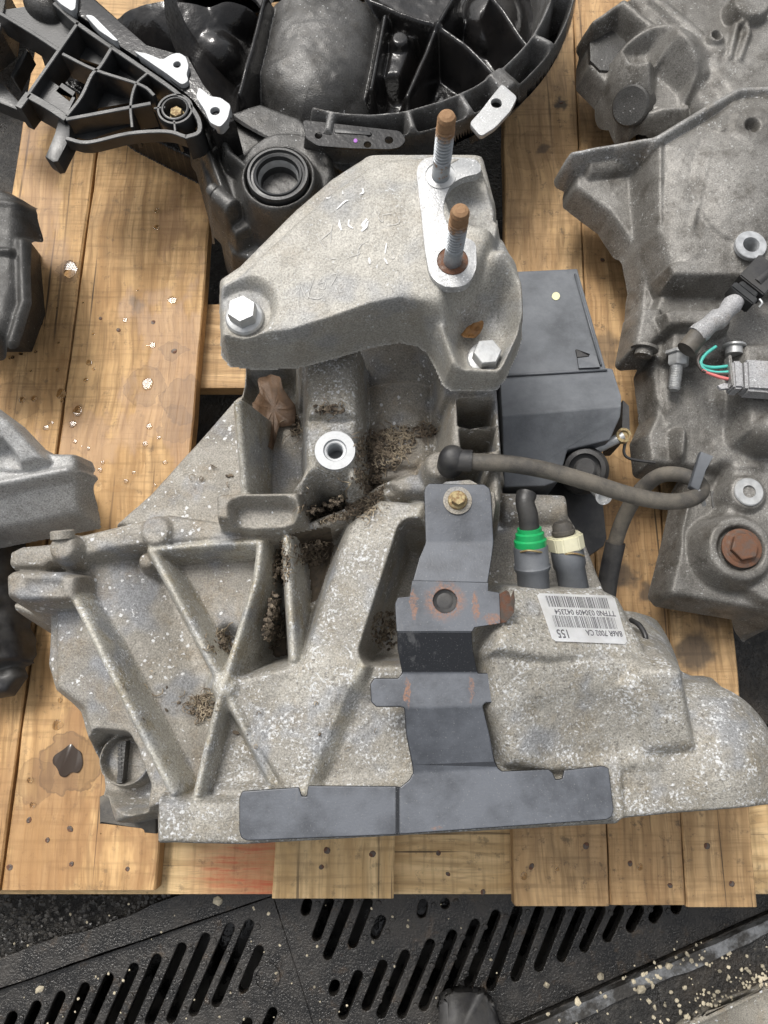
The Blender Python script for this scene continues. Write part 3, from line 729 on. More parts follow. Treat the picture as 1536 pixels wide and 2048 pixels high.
# boards lying across, one board thickness lower
def cross(v0, v1, u0, u1, seed, red=None, nails=(), pal_i=2):
    z = -TB - .0006
    cs = [P(u0, v0, z), P(u1, v0, z), P(u1, v1, z), P(u0, v1, z)]
    bm = prism_bm(cs, thick=TB, bevel=.0015)
    o = part('cross_board', bm_mesh('cross_board', bm, angle=AX30), wood_mat('pine_cross_%d' % seed, *WL[pal_i], seed, .55, .3, 'x', red), pal)
    for (u, v) in nails: nail(P(u, v, z), o)
    return o
cross(1585, 1789, -260, 1700, 21, red=(P(490, 1752, -TB), .075), nails=((877, 1706), (896, 1748), (966, 1784)), pal_i=2)
cross(608, 776, -300, 1760, 22, pal_i=3)
cross(-140, 40, -420, 1900, 23, pal_i=3)
# blocks under the boards
for u in (-80, 760, 1440):
    for v in (1680, 690, -40):
        c = P(u, v, -2 * TB - .001); a = .05
        bm = prism_bm([c + Vector(q) for q in ((-a, -a, 0), (a, -a, 0), (a, a, 0), (-a, a, 0))], zbot=ZG + .0125, bevel=.002)
        part('block', bm_mesh('block', bm), wood_mat('pine_block_%d_%d' % (u, v), *WL[1], abs(u + v) % 37, .8, .4), pal)
# ================================================================ the gearbox in front
gb = thing('gearbox', 'large speckled aluminium gearbox lying on the pallet, with barcode label and steel strap', 'gearbox', P(800, 1300, 0))
c = Cast(-.345, .345, -.155, .36, .00105, -.0005)
# --- gear case behind the joint
c.pad([(525, 765), (620, 700), (640, 670), (950, 670), (985, 760), (1010, 960), (860, 1000), (600, 1060), (470, 1000)], z=.185, name='gear_case')
c.pad([(472, 793), (520, 770), (620, 800), (640, 1075), (330, 1075), (228, 1048), (300, 985), (395, 880)], z=.19, name='gear_case')
c.barrel((800, 720, .180), (806, 985, .178), .046, .042, name='gear_case')
c.barrel((800, 800, .188), (803, 960, .186), .043, .040, name='gear_case')
# block and pocket under the left end of the mount
c.pad([(510, 738), (650, 738), (650, 788), (598, 794), (504, 790)], z=.2, zt=.302, steep=11, k=.006, name='mounting_post')
c.rib([(468, 705, .298), (474, 800, .290), (490, 985, .258)], .0046, steep=11, k=.006, name='pocket_wall')
c.pocket([(512, 775), (588, 775), (594, 845), (505, 862)], z=.165, k=.003)
# column with the threaded boss
c.pad([(606, 690), (718, 690), (718, 836), (612, 838)], z=.272, steep=9, k=.003, name='threaded_post', crown=.006, cw=.016)
c.pad([(608, 838), (716, 838), (716, 962), (700, 970), (690, 948), (650, 940), (622, 950), (604, 975), (596, 968), (612, 930)], z=.266, steep=8, k=.003, name='threaded_post', crown=.004, cw=.016)
c.boss((670, 901), .2725, MM(46, 900, .27), name='threaded_post', k=.006, hole=MM(19, 900, .27), hz=.03)
c.rib([(598, 976, .245), (640, 925, .262)], .004, k=.004, name='threaded_post')
# lug in front of it
c.pad([(430, 992), (440, 985), (598, 982), (601, 1030), (560, 1043), (500, 1046), (432, 1038)], z=.262, steep=12, k=.0015, w=.0008, name='lug')
c.pocket([(468, 1012), (486, 1004), (570, 1004), (584, 1012), (582, 1064), (468, 1064)], z=.262, zt=.242, k=.0015, steep=4, w=.0008)
# ladder web and post under the right mount bolt
c.pad([(905, 745), (992, 745), (1003, 900), (1002, 1010), (982, 1010), (978, 910), (897, 905)], z=.280, zt=.284, steep=10, k=.003, name='ladder_web')
c.pocket([(920, 803), (985, 800), (988, 845), (922, 848)], z=.284, zt=.215, steep=45, k=.001, w=.0004)
c.pocket([(925, 860), (988, 857), (990, 895), (928, 897)], z=.284, zt=.215, steep=45, k=.001, w=.0004)
c.pad([(895, 712), (985, 712), (982, 778), (895, 780)], z=.285, zt=.297, steep=9, k=.004, name='mounting_post')
# right rear of the case
c.pad([(860, 960), (1000, 955), (1010, 1000), (1125, 1005), (1175, 1090), (1225, 1215), (1000, 1260), (850, 1330)], z=.19, name='gear_case', k=.006)
c.barrel((1000, 1022, .185), (1130, 1022, .185), .016, .014, name='gear_case')
# --- joint flange (gear case side)
c.pad([(232, 1050), (335, 1026), (432, 1040), (604, 1046), (690, 1012), (758, 966), (835, 952), (1000, 962), (1000, 990), (850, 990), (764, 998), (702, 1040), (604, 1076), (520, 1082), (330, 1086), (225, 1100), (155, 1118), (98, 1128), (85, 1136), (22, 1138), (14, 1128), (16, 1102), (40, 1091), (95, 1086), (150, 1070)], z=.226, steep=9, k=.003, name='joint_flange')
c.boss((124, 1093), .240, MM(29, 1093, .24), name='boss'); c.boss((310, 1060), .232, MM(32, 1060, .24), name='boss')
c.boss((880, 928), .262, MM(30, 930, .26), name='boss')
c.pad([(770, 962), (820, 945), (870, 950), (905, 962), (880, 985), (800, 985)], z=.236, k=.005, name='joint_flange')
# --- bell side body
body = [(100, 1207), (128, 1160), (160, 1132), (292, 1102), (335, 1090), (520, 1086), (604, 1080), (706, 1044), (850, 1004), (1000, 1010), (1010, 1180), (1300, 1310), (1385, 1350), (1385, 1500), (1562, 1500), (1562, 1600),
        (1240, 1648), (480, 1690), (312, 1688), (310, 1580), (236, 1572), (214, 1594), (190, 1594), (181, 1500), (160, 1424), (106, 1380), (92, 1330)]
c.pad(body, z=.186, name='bell_housing', steep=8, k=.004)
c.barrel((215, 1130, .15), (365, 1590, .15), .056, .056, k=.02, name='bell_housing')   # swelling flank
c.pad([(112, 1210), (165, 1190), (300, 1440), (330, 1570), (236, 1560), (200, 1580), (188, 1490), (165, 1415), (112, 1375)], z=.199, k=.006, name='bell_housing', steep=4)
c.pad([(302, 1096), (525, 1088), (505, 1200), (448, 1330)], z=.197, k=.006, name='bell_housing', steep=3)
# lower lug of the joint
c.pad([(8, 1150), (22, 1140), (118, 1142), (155, 1150), (150, 1200), (40, 1203), (10, 1192)], z=.236, steep=8, k=.005, name='lug')
c.pocket([(50, 1158), (128, 1160), (132, 1192), (72, 1190), (56, 1180)], z=.233, k=.003)
c.pad([(22, 1206), (98, 1206), (98, 1245), (60, 1232), (25, 1218)], z=.17, k=.004, name='lug')
# deep dirty pockets between the ribs
c.pocket([(520, 1115), (575, 1110), (586, 1306), (490, 1345), (468, 1350), (500, 1230)], z=.238, zt=.15, steep=8, k=.003, name='pocket_floor')
c.pocket([(586, 1082), (655, 1066), (625, 1175), (596, 1192)], z=.238, zt=.175, k=.003, name='pocket_floor')
c.pocket([(452, 1270), (468, 1280), (447, 1330), (425, 1292)], z=.2, zt=.178, k=.006, steep=2)
# bell cone, speckled
c.pad([(470, 1358, .228), (600, 1325, .236), (745, 1302, .246), (955, 1298, .262), (1240, 1320, .268), (1240, 1640, .238), (480, 1690, .232), (318, 1684, .228), (330, 1600, .222), (425, 1590, .222), (455, 1400, .226)], k=.003, steep=6, name='bell_cone')
c.pad([(600, 1330, .240), (700, 1046, .244), (762, 1000, .246), (846, 1008, .25), (742, 1306, .254), (628, 1560, .250), (604, 1600, .246), (560, 1590, .238), (500, 1470, .236)], k=.008, steep=5, name='web_plate')
c.rib([(842, 1014, .2525), (738, 1306, .256), (606, 1600, .250)], .0032, k=.006, steep=3, rnd=.3)
c.pocket([(824, 1068), (900, 1075), (900, 1300), (750, 1300)], z=.25, zt=.176, k=.003, name='recess')
c.pocket([(418, 1440), (448, 1425), (470, 1440), (545, 1560), (405, 1566)], z=.214, k=.004, steep=3)
c.pocket([(650, 1560), (720, 1400), (830, 1390), (830, 1540)], z=.232, k=.01, steep=1.2)
# bell flange strip along the bottom
c.pad([(312, 1600), (480, 1600), (830, 1562), (1100, 1512), (1562, 1500), (1562, 1612), (1242, 1642), (1242, 1654), (480, 1694), (312, 1690)], z=.241, steep=9, k=.006, name='bell_flange')
c.pocket([(196, 1580), (210, 1488), (235, 1474), (285, 1480), (318, 1560), (312, 1600)], z=.15, k=.003)
c.boss((246, 1520), .176, MM(52, 1520, .18), name='boss', k=.002, hole=MM(44, 1520, .18), hz=.016)
# label hump, its pockets and the round end
c.pad([(985, 1302, .292), (992, 1262, .292), (1005, 1200, .284), (1028, 1172, .2735), (1200, 1176, .2385), (1238, 1194, .236), (1292, 1292, .2535), (1292, 1318, .259), (1105, 1318, .30)], k=.004, steep=5, w=.002, name='label_hump')
c.pad([(985, 1302, .288), (1105, 1316, .297), (1265, 1312, .268), (1290, 1330, .262), (1380, 1480, .248), (1380, 1540, .244), (1100, 1545, .262), (1020, 1525, .262), (985, 1420, .278)], k=.006, steep=4, w=.002, name='bell_cone')
c.pocket([(1072, 1420, .268), (1120, 1400, .272), (1290, 1396, .262), (1292, 1486, .252), (1200, 1510, .252), (1098, 1508, .256)], k=.01, steep=1.0, w=.003)
c.pad([(1240, 1372, .268), (1290, 1336, .288), (1345, 1334, .286), (1362, 1346, .284), (1388, 1496, .262), (1300, 1504, .262), (1275, 1430, .262)], k=.01, steep=3, w=.002, name='bell_block')
c.dome((1398, 1520), .205, MM(146, 1500, .22), MM(158, 1500, .22), .058, k=.006, name='round_end')
c.dome((1308, 1328), .23, .013, .013, .016, k=.004, name='bell_cone')
c.pad([(1105, 1520), (1375, 1500), (1562, 1496), (1562, 1612), (1230, 1644)], z=.247, k=.012, steep=3, w=.002, name='bell_flange')
c.clip([(-200, 900), (-200, 1900), (312, 1694), (480, 1698), (1240, 1655), (1242, 1644), (1562, 1614), (1800, 1590), (1800, 500), (-200, 500)], .241, .215)
# ribs
c.rib([(140, 1178, .232), (200, 1300, .243), (270, 1440, .243), (345, 1585, .238)], .0044, k=.005, steep=7)
c.rib([(300, 1098, .228), (340, 1170, .236), (446, 1372, .240), (490, 1460, .238), (545, 1568, .236)], .0039, k=.005, steep=7)
c.rib([(521, 1086, .232), (512, 1160, .240), (446, 1372, .242), (418, 1480, .240), (392, 1592, .238)], .0039, k=.005, steep=8)
c.rib([(573, 1074, .234), (578, 1180, .240), (588, 1318, .242)], .0040, k=.004, steep=8)
c.rib([(310, 1098, .228), (420, 1088, .230), (521, 1084, .233)], .0035, k=.004, steep=6)
c.boss((447, 1372), .241, .0075, name='rib', k=.01, steep=3)
c.boss((292, 1120), .214, MM(18, 1120, .21), name='boss', k=.006)
c.roughen(.00028, 14); c.roughen(.00012, 5)
c.blur(1)
mats = {k: M['case'] for k in ('gear_case', 'mounting_post', 'lug', 'joint_flange', 'boss', 'bell_housing', 'recess', 'ladder_web')}
mats.update({k: M['bell'] for k in ('bell_cone', 'bell_flange', 'label_hump', 'bell_block', 'round_end', 'web_plate', 'threaded_post')})
mats.update({'rib': M['ribm'], 'pocket_wall': M['ribm'], 'pocket_floor': M['grime']})
GC = c
parts = c.build(gb, mats, 'gear_case')

# --- bracket of the gearbox mount
bo = [(440, 570), (480, 543), (590, 432), (660, 372), (738, 322), (772, 309), (830, 306), (958, 312), (968, 330), (991, 418), (984, 474), (1008, 494), (1028, 536), (1040, 615), (1042, 648), (1030, 684), (1006, 734), (994, 748), (912, 750), (900, 742), (884, 706), (866, 676), (842, 658), (800, 650), (740, 660), (660, 684), (590, 702), (510, 706), (456, 700), (443, 684)]
BK = Cast(-.20, .14, .10, .42, .00105, .2955)
BK.pad(bo, z=.316, zt=.330, steep=9, k=.003, w=.002, name='mount_bracket')
BK.pad([(441, 571, .338), (480, 543, .343), (590, 432, .352), (660, 372, .356), (738, 322, .358), (772, 310, .358), (830, 307, .358), (956, 313, .358), (966, 332, .358), (990, 418, .358), (983, 478, .358), (960, 520, .358), (940, 585, .356), (900, 612, .355), (850, 602, .355), (812, 596, .355), (700, 640, .352), (600, 672, .346), (520, 684, .340), (446, 676, .336)], k=.004, steep=4.5, w=.002, name='mount_bracket')
BK.pad([(905, 640, .322), (960, 520, .345), (1008, 498, .350), (1038, 610, .336), (1038, 650, .330), (1000, 732, .314), (910, 738, .314)], k=.012, steep=4, w=.002, name='mount_bracket')
BK.rib([(1000, 512, .352), (1022, 560, .348), (1030, 640, .340), (1012, 700, .328)], .006, k=.014, steep=2, name='mount_bracket')
BK.rib([(930, 590, .353), (902, 650, .342), (902, 720, .324)], .006, k=.02, steep=2, name='mount_bracket')
BK.pocket([(890, 404), (905, 372), (930, 358), (978, 350), (1005, 420), (1000, 482), (945, 472), (905, 450)], z=.34, zt=.338, k=.006, steep=5, w=.002)
BK.pocket([(925, 660), (990, 630), (1012, 680), (985, 742), (930, 740), (915, 700)], z=.306, zt=.307, k=.012, steep=2.5, w=.002)
pl, pr = P(490, 628, .333), P(970, 712, .308)
dl = np.hypot(BK.X - pl.x, BK.Y - pl.y); BK.Z = np.where(BK.Z > BK.floor + .001, -smax(-BK.Z, -(.3335 + 2.2 * np.maximum(dl - .0195, 0)), .006), BK.Z)
dr = np.hypot(BK.X - pr.x, BK.Y - pr.y); BK.Z = np.where(BK.Z > BK.floor + .001, smax(BK.Z, .3065 - 8 * np.maximum(dr - .0165, 0), .003), BK.Z)
BK.clip(bo, .316, .3255, 9)
BK.roughen(.00018, 12); BK.Z = np.where(BK.Z < BK.floor + .002, BK.floor, BK.Z); BK.blur(1)
brk = BK.build(gb, {'mount_bracket': M['brk']}, 'mount_bracket')['mount_bracket'][0]
# flat underside
bot = prism_bm([P(u, v, .316) for u, v in bo], zbot=.2945)
for v in bot.verts: v.co.z = min(v.co.z, .2965)
part('underside', bm_mesh('underside', bot), M['brk'], brk)
# machined pad with the two studs
padz = .3592
pad = [(832, 340), (846, 314), (955, 316), (967, 345), (925, 354), (902, 368), (888, 398), (886, 425), (896, 452), (925, 474), (952, 482), (953, 540), (935, 572), (888, 576), (860, 553), (850, 500), (843, 430)]
bm = prism_bm(rounded([P(u, v, padz) for u, v in pad], .006), zbot=.352, bevel=.0006)
part('machined_pad', bm_mesh('machined_pad', bm, angle=AX30), M['mach'], brk)
def stud_mat():
    s = Nodes('zinc_stud_rusty_tip'); x = s.n('ShaderNodeSeparateXYZ'); s.li(s.co, x.inputs[0])
    f = s.ramp(s.math('ADD', x.outputs[2], s.math('MULTIPLY', s.noise(160, 4, .7), .030)), .052, .062)
    c = s.mix(s.noise(300, 4), (.40, .42, .44), (.28, .30, .32)); r = s.mix(s.noise(380, 4, .7), (.17, .08, .035), (.36, .23, .125))
    f2 = s.ramp(s.noise(120, 4, .7, s.map(loc=(.3, .1, 0))), .6, .68, 0, .8)
    return s.done(s.mix(s.math('MAXIMUM', f, f2), c, r), s.ramp(f, 0, 1, .42, .85), s.ramp(f, 0, 1, .5, 0), s.bump(s.noise(700, 3), .0003))
M['stud'] = stud_mat()
def stud_mesh(h=.060, r=.0066):
    pr = [(r * .98, -.004), (r * .98, .014), (r * .86, .016)]
    z = .017
    while z < h - .012: pr += [(r * .70, z), (r * .70, z + .0009), (r, z + .0016), (r, z + .0022), (r * .70, z + .0030)]; z += .0032
    pr += [(r * .78, h - .011), (r * .96, h - .0095), (r * .96, h - .003)]
    z = h - .0095
    while z < h - .003: pr.insert(-1, (r * .84, z + .0009)); pr.insert(-1, (r * .96, z + .0018)); z += .0018
    pr += [(r * .8, h), (r * .45, h + .0012), (0, h + .0012)]
    return bm_mesh('stud', lathe_bm(pr, 22), angle=math.radians(20))
sm = stud_mesh()
for (u, v), hgt in (((881, 352), 1.0), ((905, 522), .97)):
    p = P(u, v, padz); o = part('stud', sm, M['stud'], brk)
    o.matrix_basis = Matrix.Translation(p) @ Matrix.Rotation(random.uniform(0, 6), 4, 'Z') @ Matrix.Diagonal((1, 1, hgt, 1))
    vlathe('stud_seat', [(.0112, .0008), (.0112, .0001), (.0070, .0001), (.0066, .0004)], p, M['zinc'] if v < 400 else M['rust'], brk, 24)
hex_bolt('bolt', P(490, 637, .3335), .0142, .0108, .0112, M['zinc'], brk, rot=.45, washer=.004)
hex_bolt('bolt', P(970, 720, .3068), .0142, .0108, .0112, M['zinc'], brk, rot=.1, washer=.004)
# threaded insert
zb = .2732; p = P(670, 901, zb); R = MM(41, 901, zb); h = MM(17.5, 901, zb)
pr = [(R, -.004), (R, .0002), (R * .985, .0008), (h * 1.35, .0008), (h * 1.22, -.0008)]
z = -.001
while z > -.02: pr += [(h, z), (h, z - .0005), (h * .9, z - .0009), (h, z - .0013)]; z -= .0014
pr += [(h, -.022), (0, -.022)]
vlathe('threaded_boss', pr, p, M['bright'], gb, 40)
# ---------------------------------------------------------------- steel strap over the bell housing
def sheet(name, rows, mat, parent, thick=.0022, holes=(), bevel=.0013):
    """bent sheet: rows of outlines, each an n-gon of (u, v, z); thickened downwards"""
    bm = bmesh.new(); cache = {}
    def V(p):
        k = (round(p[0]), round(p[1]))
        if k not in cache: cache[k] = bm.verts.new(P(*p))
        return cache[k]
    for f in rows: bm.faces.new([V(p) for p in f])
    bmesh.ops.recalc_face_normals(bm, faces=bm.faces)
    if sum(f.normal.z for f in bm.faces) < 0: bmesh.ops.reverse_faces(bm, faces=bm.faces)
    me = bpy.data.meshes.new(name); bm.to_mesh(me); bm.free()
    o = part(name, me, mat, parent)
    m = o.modifiers.new('t', 'SOLIDIFY'); m.thickness = thick; m.offset = -1
    m = o.modifiers.new('b', 'BEVEL'); m.width = bevel; m.segments = 3; m.limit_method = 'ANGLE'; m.angle_limit = math.radians(9)
    return o
z1, z2, z3, z4, z5 = .2905, .288, .2935, .2755, .2700
zb = .2605
top = [(848, 985, z1), (850, 974, z1), (858, 966, z1), (968, 968, z1), (980, 976, z1), (983, 990, z1), (988, 1075, z2), (989, 1090, z2), (983, 1118, z3), (977, 1166, z3)]
hole = []
fa = [(848, 985, z1), (850, 974, z1), (858, 966, z1), (893, 967, z1), (925, 968, z1), (968, 968, z1), (980, 976, z1), (983, 990, z1), (988, 1085, z2), (851, 1085, z2)]
zi = z2 + (z3 - z2) * .4
fb = [(851, 1085, z2), (988, 1085, z2), (984, 1116, zi), (976, 1166, z3), (825, 1162, z3), (838, 1116, zi)]
fc0 = [(825, 1162, z3), (976, 1166, z3), (975, 1182, z3), (998, 1186, z3), (1000, 1246, z3), (948, 1254, z3), (944, 1262, z3), (794, 1262, z3), (791, 1208, z3), (796, 1196, z3), (820, 1194, z3)]
fd = [(794, 1262, z3), (944, 1262, z3), (946, 1300, z3 - .008), (956, 1346, z4), (804, 1346, z4), (795, 1300, z3 - .008)]
fe = [(804, 1346, z4), (956, 1346, z4), (1016, 1345, z4), (1025, 1354, z4), (1026, 1394, z4), (1016, 1404, z4), (972, 1406, z4), (966, 1412, z4), (808, 1416, z4), (800, 1414, z4), (752, 1414, z4), (742, 1404, z4), (740, 1368, z4), (748, 1356, z4), (796, 1356, z4)]
ff = [(808, 1416, z4), (966, 1412, z4), (980, 1470, z4 - .0066), (990, 1522, z4 - .0129), (996, 1536, zb), (826, 1546, zb), (824, 1530, z4 - .0133), (812, 1470, z4 - .0063)]
fg = [(826, 1546, zb), (996, 1536, zb), (1004, 1542, zb), (1098, 1538, zb), (1106, 1546, zb), (1112, 1559, zb), (1124, 1557, zb), (1128, 1540, zb), (1206, 1531, zb), (1218, 1536, zb), (1228, 1620, zb), (1224, 1634, zb), (1214, 1640, zb), (800, 1669, zb), (800, 1574, zb), (818, 1560, zb)]
fh = [(800, 1574, zb), (800, 1669, zb), (790, 1670, zb - .0026), (790, 1572, zb - .0026)]
fi = [(790, 1572, zb - .0026), (790, 1670, zb - .0026), (494, 1682, zb - .0026), (482, 1676, zb - .0026), (478, 1662, zb - .0026), (478, 1596, zb - .0026), (484, 1582, zb - .0026), (598, 1574, zb - .0026), (604, 1592, zb - .0026), (613, 1592, zb - .0026), (616, 1571, zb - .0026)]
def strap_mat():
    s = Nodes('black_strap_with_slope_shade_dust_rust')
    n = s.noise(24, 5, .65); up = s.ramp(s.up(), .84, .995)
    d = s.math('MULTIPLY', up, s.ramp(n, .30, .62, .45, 1.))
    c = s.mix(d, (.015, .016, .019), (.108, .117, .135))  # patchy dust on flat faces; shade of the steep bends put into the colour
    sc = s.noise(60, 5, .75, s.map(loc=(3, 5, 1), scale=(1, .25, 1))); c = s.mix(s.math('MULTIPLY', s.ramp(sc, .60, .74), .3), c, (.21, .21, .21))
    c = s.mix(s.math('MULTIPLY', s.ramp(s.noise(900, 2), .64, .74), .4), c, (.28, .28, .27))
    def blob(u, v, z, sx, sy, amt, cc=c):
        p = P(u, v, z); x = s.n('ShaderNodeVectorMath', operation='SUBTRACT'); s.li(s.warp(170, .0085), x.inputs[0]); x.inputs[1].default_value = (p.x + .004, p.y + .004, p.z + .004)
        y = s.n('ShaderNodeVectorMath', operation='MULTIPLY'); s.li(x.outputs[0], y.inputs[0]); y.inputs[1].default_value = (1 / sx, 1 / sy, .0)
        l = s.n('ShaderNodeVectorMath', operation='LENGTH'); s.li(y.outputs[0], l.inputs[0])
        return s.math('MULTIPLY', s.ramp(l.outputs['Value'], 1., .55), amt)
    f = blob(890, 1202, z3, .0175, .0165, .75)
    for b in ((815, 1385, z4, .0026, .012, .9), (944, 1378, z4, .0022, .012, .55), (828, 1210, z3, .0032, .014, .75), (951, 1212, z3, .0028, .013, .8), (1022, 1396, z4, .003, .006, .7), (985, 1236, z3, .009, .006, .8), (870, 1655, zb, .005, .0016, .5)):
        f = s.math('MAXIMUM', f, blob(*b))
    f = s.math('MULTIPLY', f, s.ramp(s.noise(420, 4, .75), .36, .58))
    c = s.mix(f, c, s.mix(s.noise(800, 2), (.13, .055, .032), (.34, .18, .11)))
    return s.done(c, s.ramp(s.math('ADD', d, f), 0, 1, .26, .5), 0, s.bump(s.noise(600, 2), .00015))
M['strap'] = strap_mat()
strap = sheet('steel_strap', [fa, fb, fd, fe, ff, fg, fh, fi], M['strap'], gb)
# panel with the round hole
pc = [P(*p) for p in fc0]; ph = P(890, 1202, z3)
me = plate_mesh('hole_panel', [(p.x, p.y) for p in pc], [circ((ph.x, ph.y), MM(25, 1202, z3), 28)], .0022, .0004)
me.transform(Matrix.Translation((0, 0, z3 + .0002))); part('hole_panel', me, M['strap'], strap)
vlathe('grommet', [(.0105, 0), (.0085, .0006), (.006, -.001), (.0035, -.0004), (0, -.0014)], P(890, 1202, z3 - .0022), M['blk'], strap)
# folded ear at its right side
prism('folded_ear', [(998, 1188, .2915), (1006, 1184, .303), (1012, 1180, .306), (1018, 1184, .303), (1022, 1196, .300), (1028, 1180, .300), (1030, 1200, .297), (1028, 1226, .297), (1012, 1244, .293), (1000, 1246, .2915)], M['rustdk'], strap, thick=.004)
hex_bolt('bolt', P(915, 1001, z1 + .0006), .0074, .0056, .0062, M['gold'], strap, rot=.5, washer=.0024)
vlathe('washer', [(.0108, 0), (.0108, .0006), (.0085, .0010), (0, .0010)], P(915, 1001, z1), M['case'], strap)
# block that carries the strap
bm = prism_bm([P(u, v, .2868) for u, v in ((892, 962), (940, 958), (990, 985), (992, 1010), (985, 1052), (885, 1052), (850, 1020), (855, 985))], zbot=.20, bevel=.002)
part('strap_boss', bm_mesh('strap_boss', bm, angle=AX30), M['case'], gb)

# ---------------------------------------------------------------- barcode label
def on_case(u, v, z):
    for _ in range(12):
        p = P(u, v, z); zz_ = np.mean([GC.z_at(p.x + a_, p.y + b_) for a_ in (-.002, 0, .002) for b_ in (-.002, 0, .002)]); z = .5 * z + .5 * float(zz_)
    return P(u, v, z)
L = [on_case(1072, 1189, .27), on_case(1226, 1194, .24), on_case(1254, 1290, .262), on_case(1104, 1284, .292)]
Lo = L[0]; ex = L[1] - L[0]; ey = L[3] - L[0]; nrm = ex.cross(ey); nrm = (nrm if nrm.z > 0 else -nrm).normalized()
W_, H_ = ex.length, ey.length; ux = ex.normalized(); uy = ey.normalized()
# the sticker follows the casting: table of surface points under it, smoothed
LP = [(1071, 1188), (1226, 1193), (1254, 1290), (1104, 1284)]; NU, NV = 26, 18
LT = np.zeros((NV + 1, NU + 1, 3))
for j_ in range(NV + 1):
    for i_ in range(NU + 1):
        a_, b_ = i_ / NU, j_ / NV
        uv = [(LP[0][k_] * (1 - a_) + LP[1][k_] * a_) * (1 - b_) + (LP[3][k_] * (1 - a_) + LP[2][k_] * a_) * b_ for k_ in (0, 1)]
        LT[j_, i_] = tuple(on_case(uv[0], uv[1], .265))
for _ in range(3):
    q_ = np.pad(LT, ((1, 1), (1, 1), (0, 0)), mode='reflect', reflect_type='odd')
    LT = (q_[:-2, 1:-1] + q_[2:, 1:-1] + q_[1:-1, :-2] + q_[1:-1, 2:] + 2 * q_[1:-1, 1:-1]) / 6
def drape(me):
    for v_ in me.vertices:
        a_ = min(max(v_.co.x / W_, 0), 1) * NU; b_ = min(max(-v_.co.y / H_, 0), 1) * NV
        i_, j_ = min(int(a_), NU - 1), min(int(b_), NV - 1); a_ -= i_; b_ -= j_
        p_ = (LT[j_, i_] * (1 - a_) + LT[j_, i_ + 1] * a_) * (1 - b_) + (LT[j_ + 1, i_] * (1 - a_) + LT[j_ + 1, i_ + 1] * a_) * b_
        v_.co = Vector(p_) + nrm * (v_.co.z + .0013)
    me.update(); return me
LM = Matrix(((ux.x, -uy.x, nrm.x, Lo.x), (ux.y, -uy.y, nrm.y, Lo.y), (ux.z, -uy.z, nrm.z, Lo.z), (0, 0, 0, 1))) @ Matrix.Translation((0, 0, .0011))
def lab_rect(name, x, y, w, h, z, mat, parent, r=0, th=.0002, bm=None):
    q = [Vector((x, -y, z)), Vector((x + w, -y, z)), Vector((x + w, -y - h, z)), Vector((x, -y - h, z))]
    return q
q = rounded([Vector((p.x, p.y, 0)) for p in lab_rect('', 0, 0, W_, H_, 0, None, None)], .004)
def inpoly(x, y):
    r_ = .004; dx_ = max(r_ - x, x - (W_ - r_), 0); dy_ = max(r_ - y, y - (H_ - r_), 0); return dx_ * dx_ + dy_ * dy_ <= r_ * r_ * 1.02
bm = bmesh.new(); nx_, ny_ = 64, 44; gv = {}
def GV(i_, j_):
    if (i_, j_) not in gv:
        x_, y_ = W_ * i_ / nx_, H_ * j_ / ny_
        gv[(i_, j_)] = bm.verts.new((x_, -y_, 0))
    return gv[(i_, j_)]
for j_ in range(ny_):
    for i_ in range(nx_):
        if inpoly(W_ * (i_ + .5) / nx_, H_ * (j_ + .5) / ny_): bm.faces.new((GV(i_, j_), GV(i_, j_ + 1), GV(i_ + 1, j_ + 1), GV(i_ + 1, j_)))
bmesh.ops.solidify(bm, geom=bm.faces[:], thickness=.0004)
me = drape(bm_mesh('label', bm, angle=AX30))
lab = part('label', me, M['paper'], gb)
def bars(x0, x1, y0, y1, seed):
    rg = random.Random(seed); bm = bmesh.new(); x = x0
    while x < x1:
        wd = rg.choice((.35, .35, .7, 1.0)) * .001
        for k_ in range(4):
            ya, yb = y0 + (y1 - y0) * k_ / 4, y0 + (y1 - y0) * (k_ + 1) / 4
            bm.faces.new([bm.verts.new(q_) for q_ in ((x, -ya, .0003), (x, -yb, .0003), (x + wd, -yb, .0003), (x + wd, -ya, .0003))])
        x += wd + rg.choice((.45, .45, .8, 1.2)) * .001
    me = drape(bm_mesh('barcode', bm))
    part('barcode', me, M['ink'], lab)['kind'] = 'stuff'
bars(.10 * W_, .90 * W_, .055 * H_, .28 * H_, 3); bars(.10 * W_, .92 * W_, .46 * H_, .70 * H_, 4)
def text_mesh(txt, size, name='print', xs=1.0):
    cu = bpy.data.curves.new(name, 'FONT'); cu.body = txt; cu.size = size; cu.extrude = .00008; cu.align_x = 'CENTER'; cu.align_y = 'CENTER'; cu.resolution_u = 2
    cu.offset = size * .006
    o = bpy.data.objects.new('tmp', cu); C.objects.link(o); dg = bpy.context.evaluated_depsgraph_get(); dg.update()
    me = bpy.data.meshes.new_from_object(o.evaluated_get(dg)); bpy.data.objects.remove(o); me.name = name
    me.transform(Matrix.Diagonal((xs, 1, 1, 1))); return me
for txt, fx, fy, sz, xs in (('TTFN0 030409 042354', .55, .375, .0066, .93), ('8A6R 7002 CA', .72, .79, .0068, .84), ('155', .17, .83, .0105, .82)):
    me = text_mesh(txt, sz, 'print', xs); me.transform(Matrix.Translation((fx * W_, -fy * H_, .0003)) @ Matrix.Rotation(PI, 4, 'Z')); drape(me)
    part('print', me, M['ink'], lab)

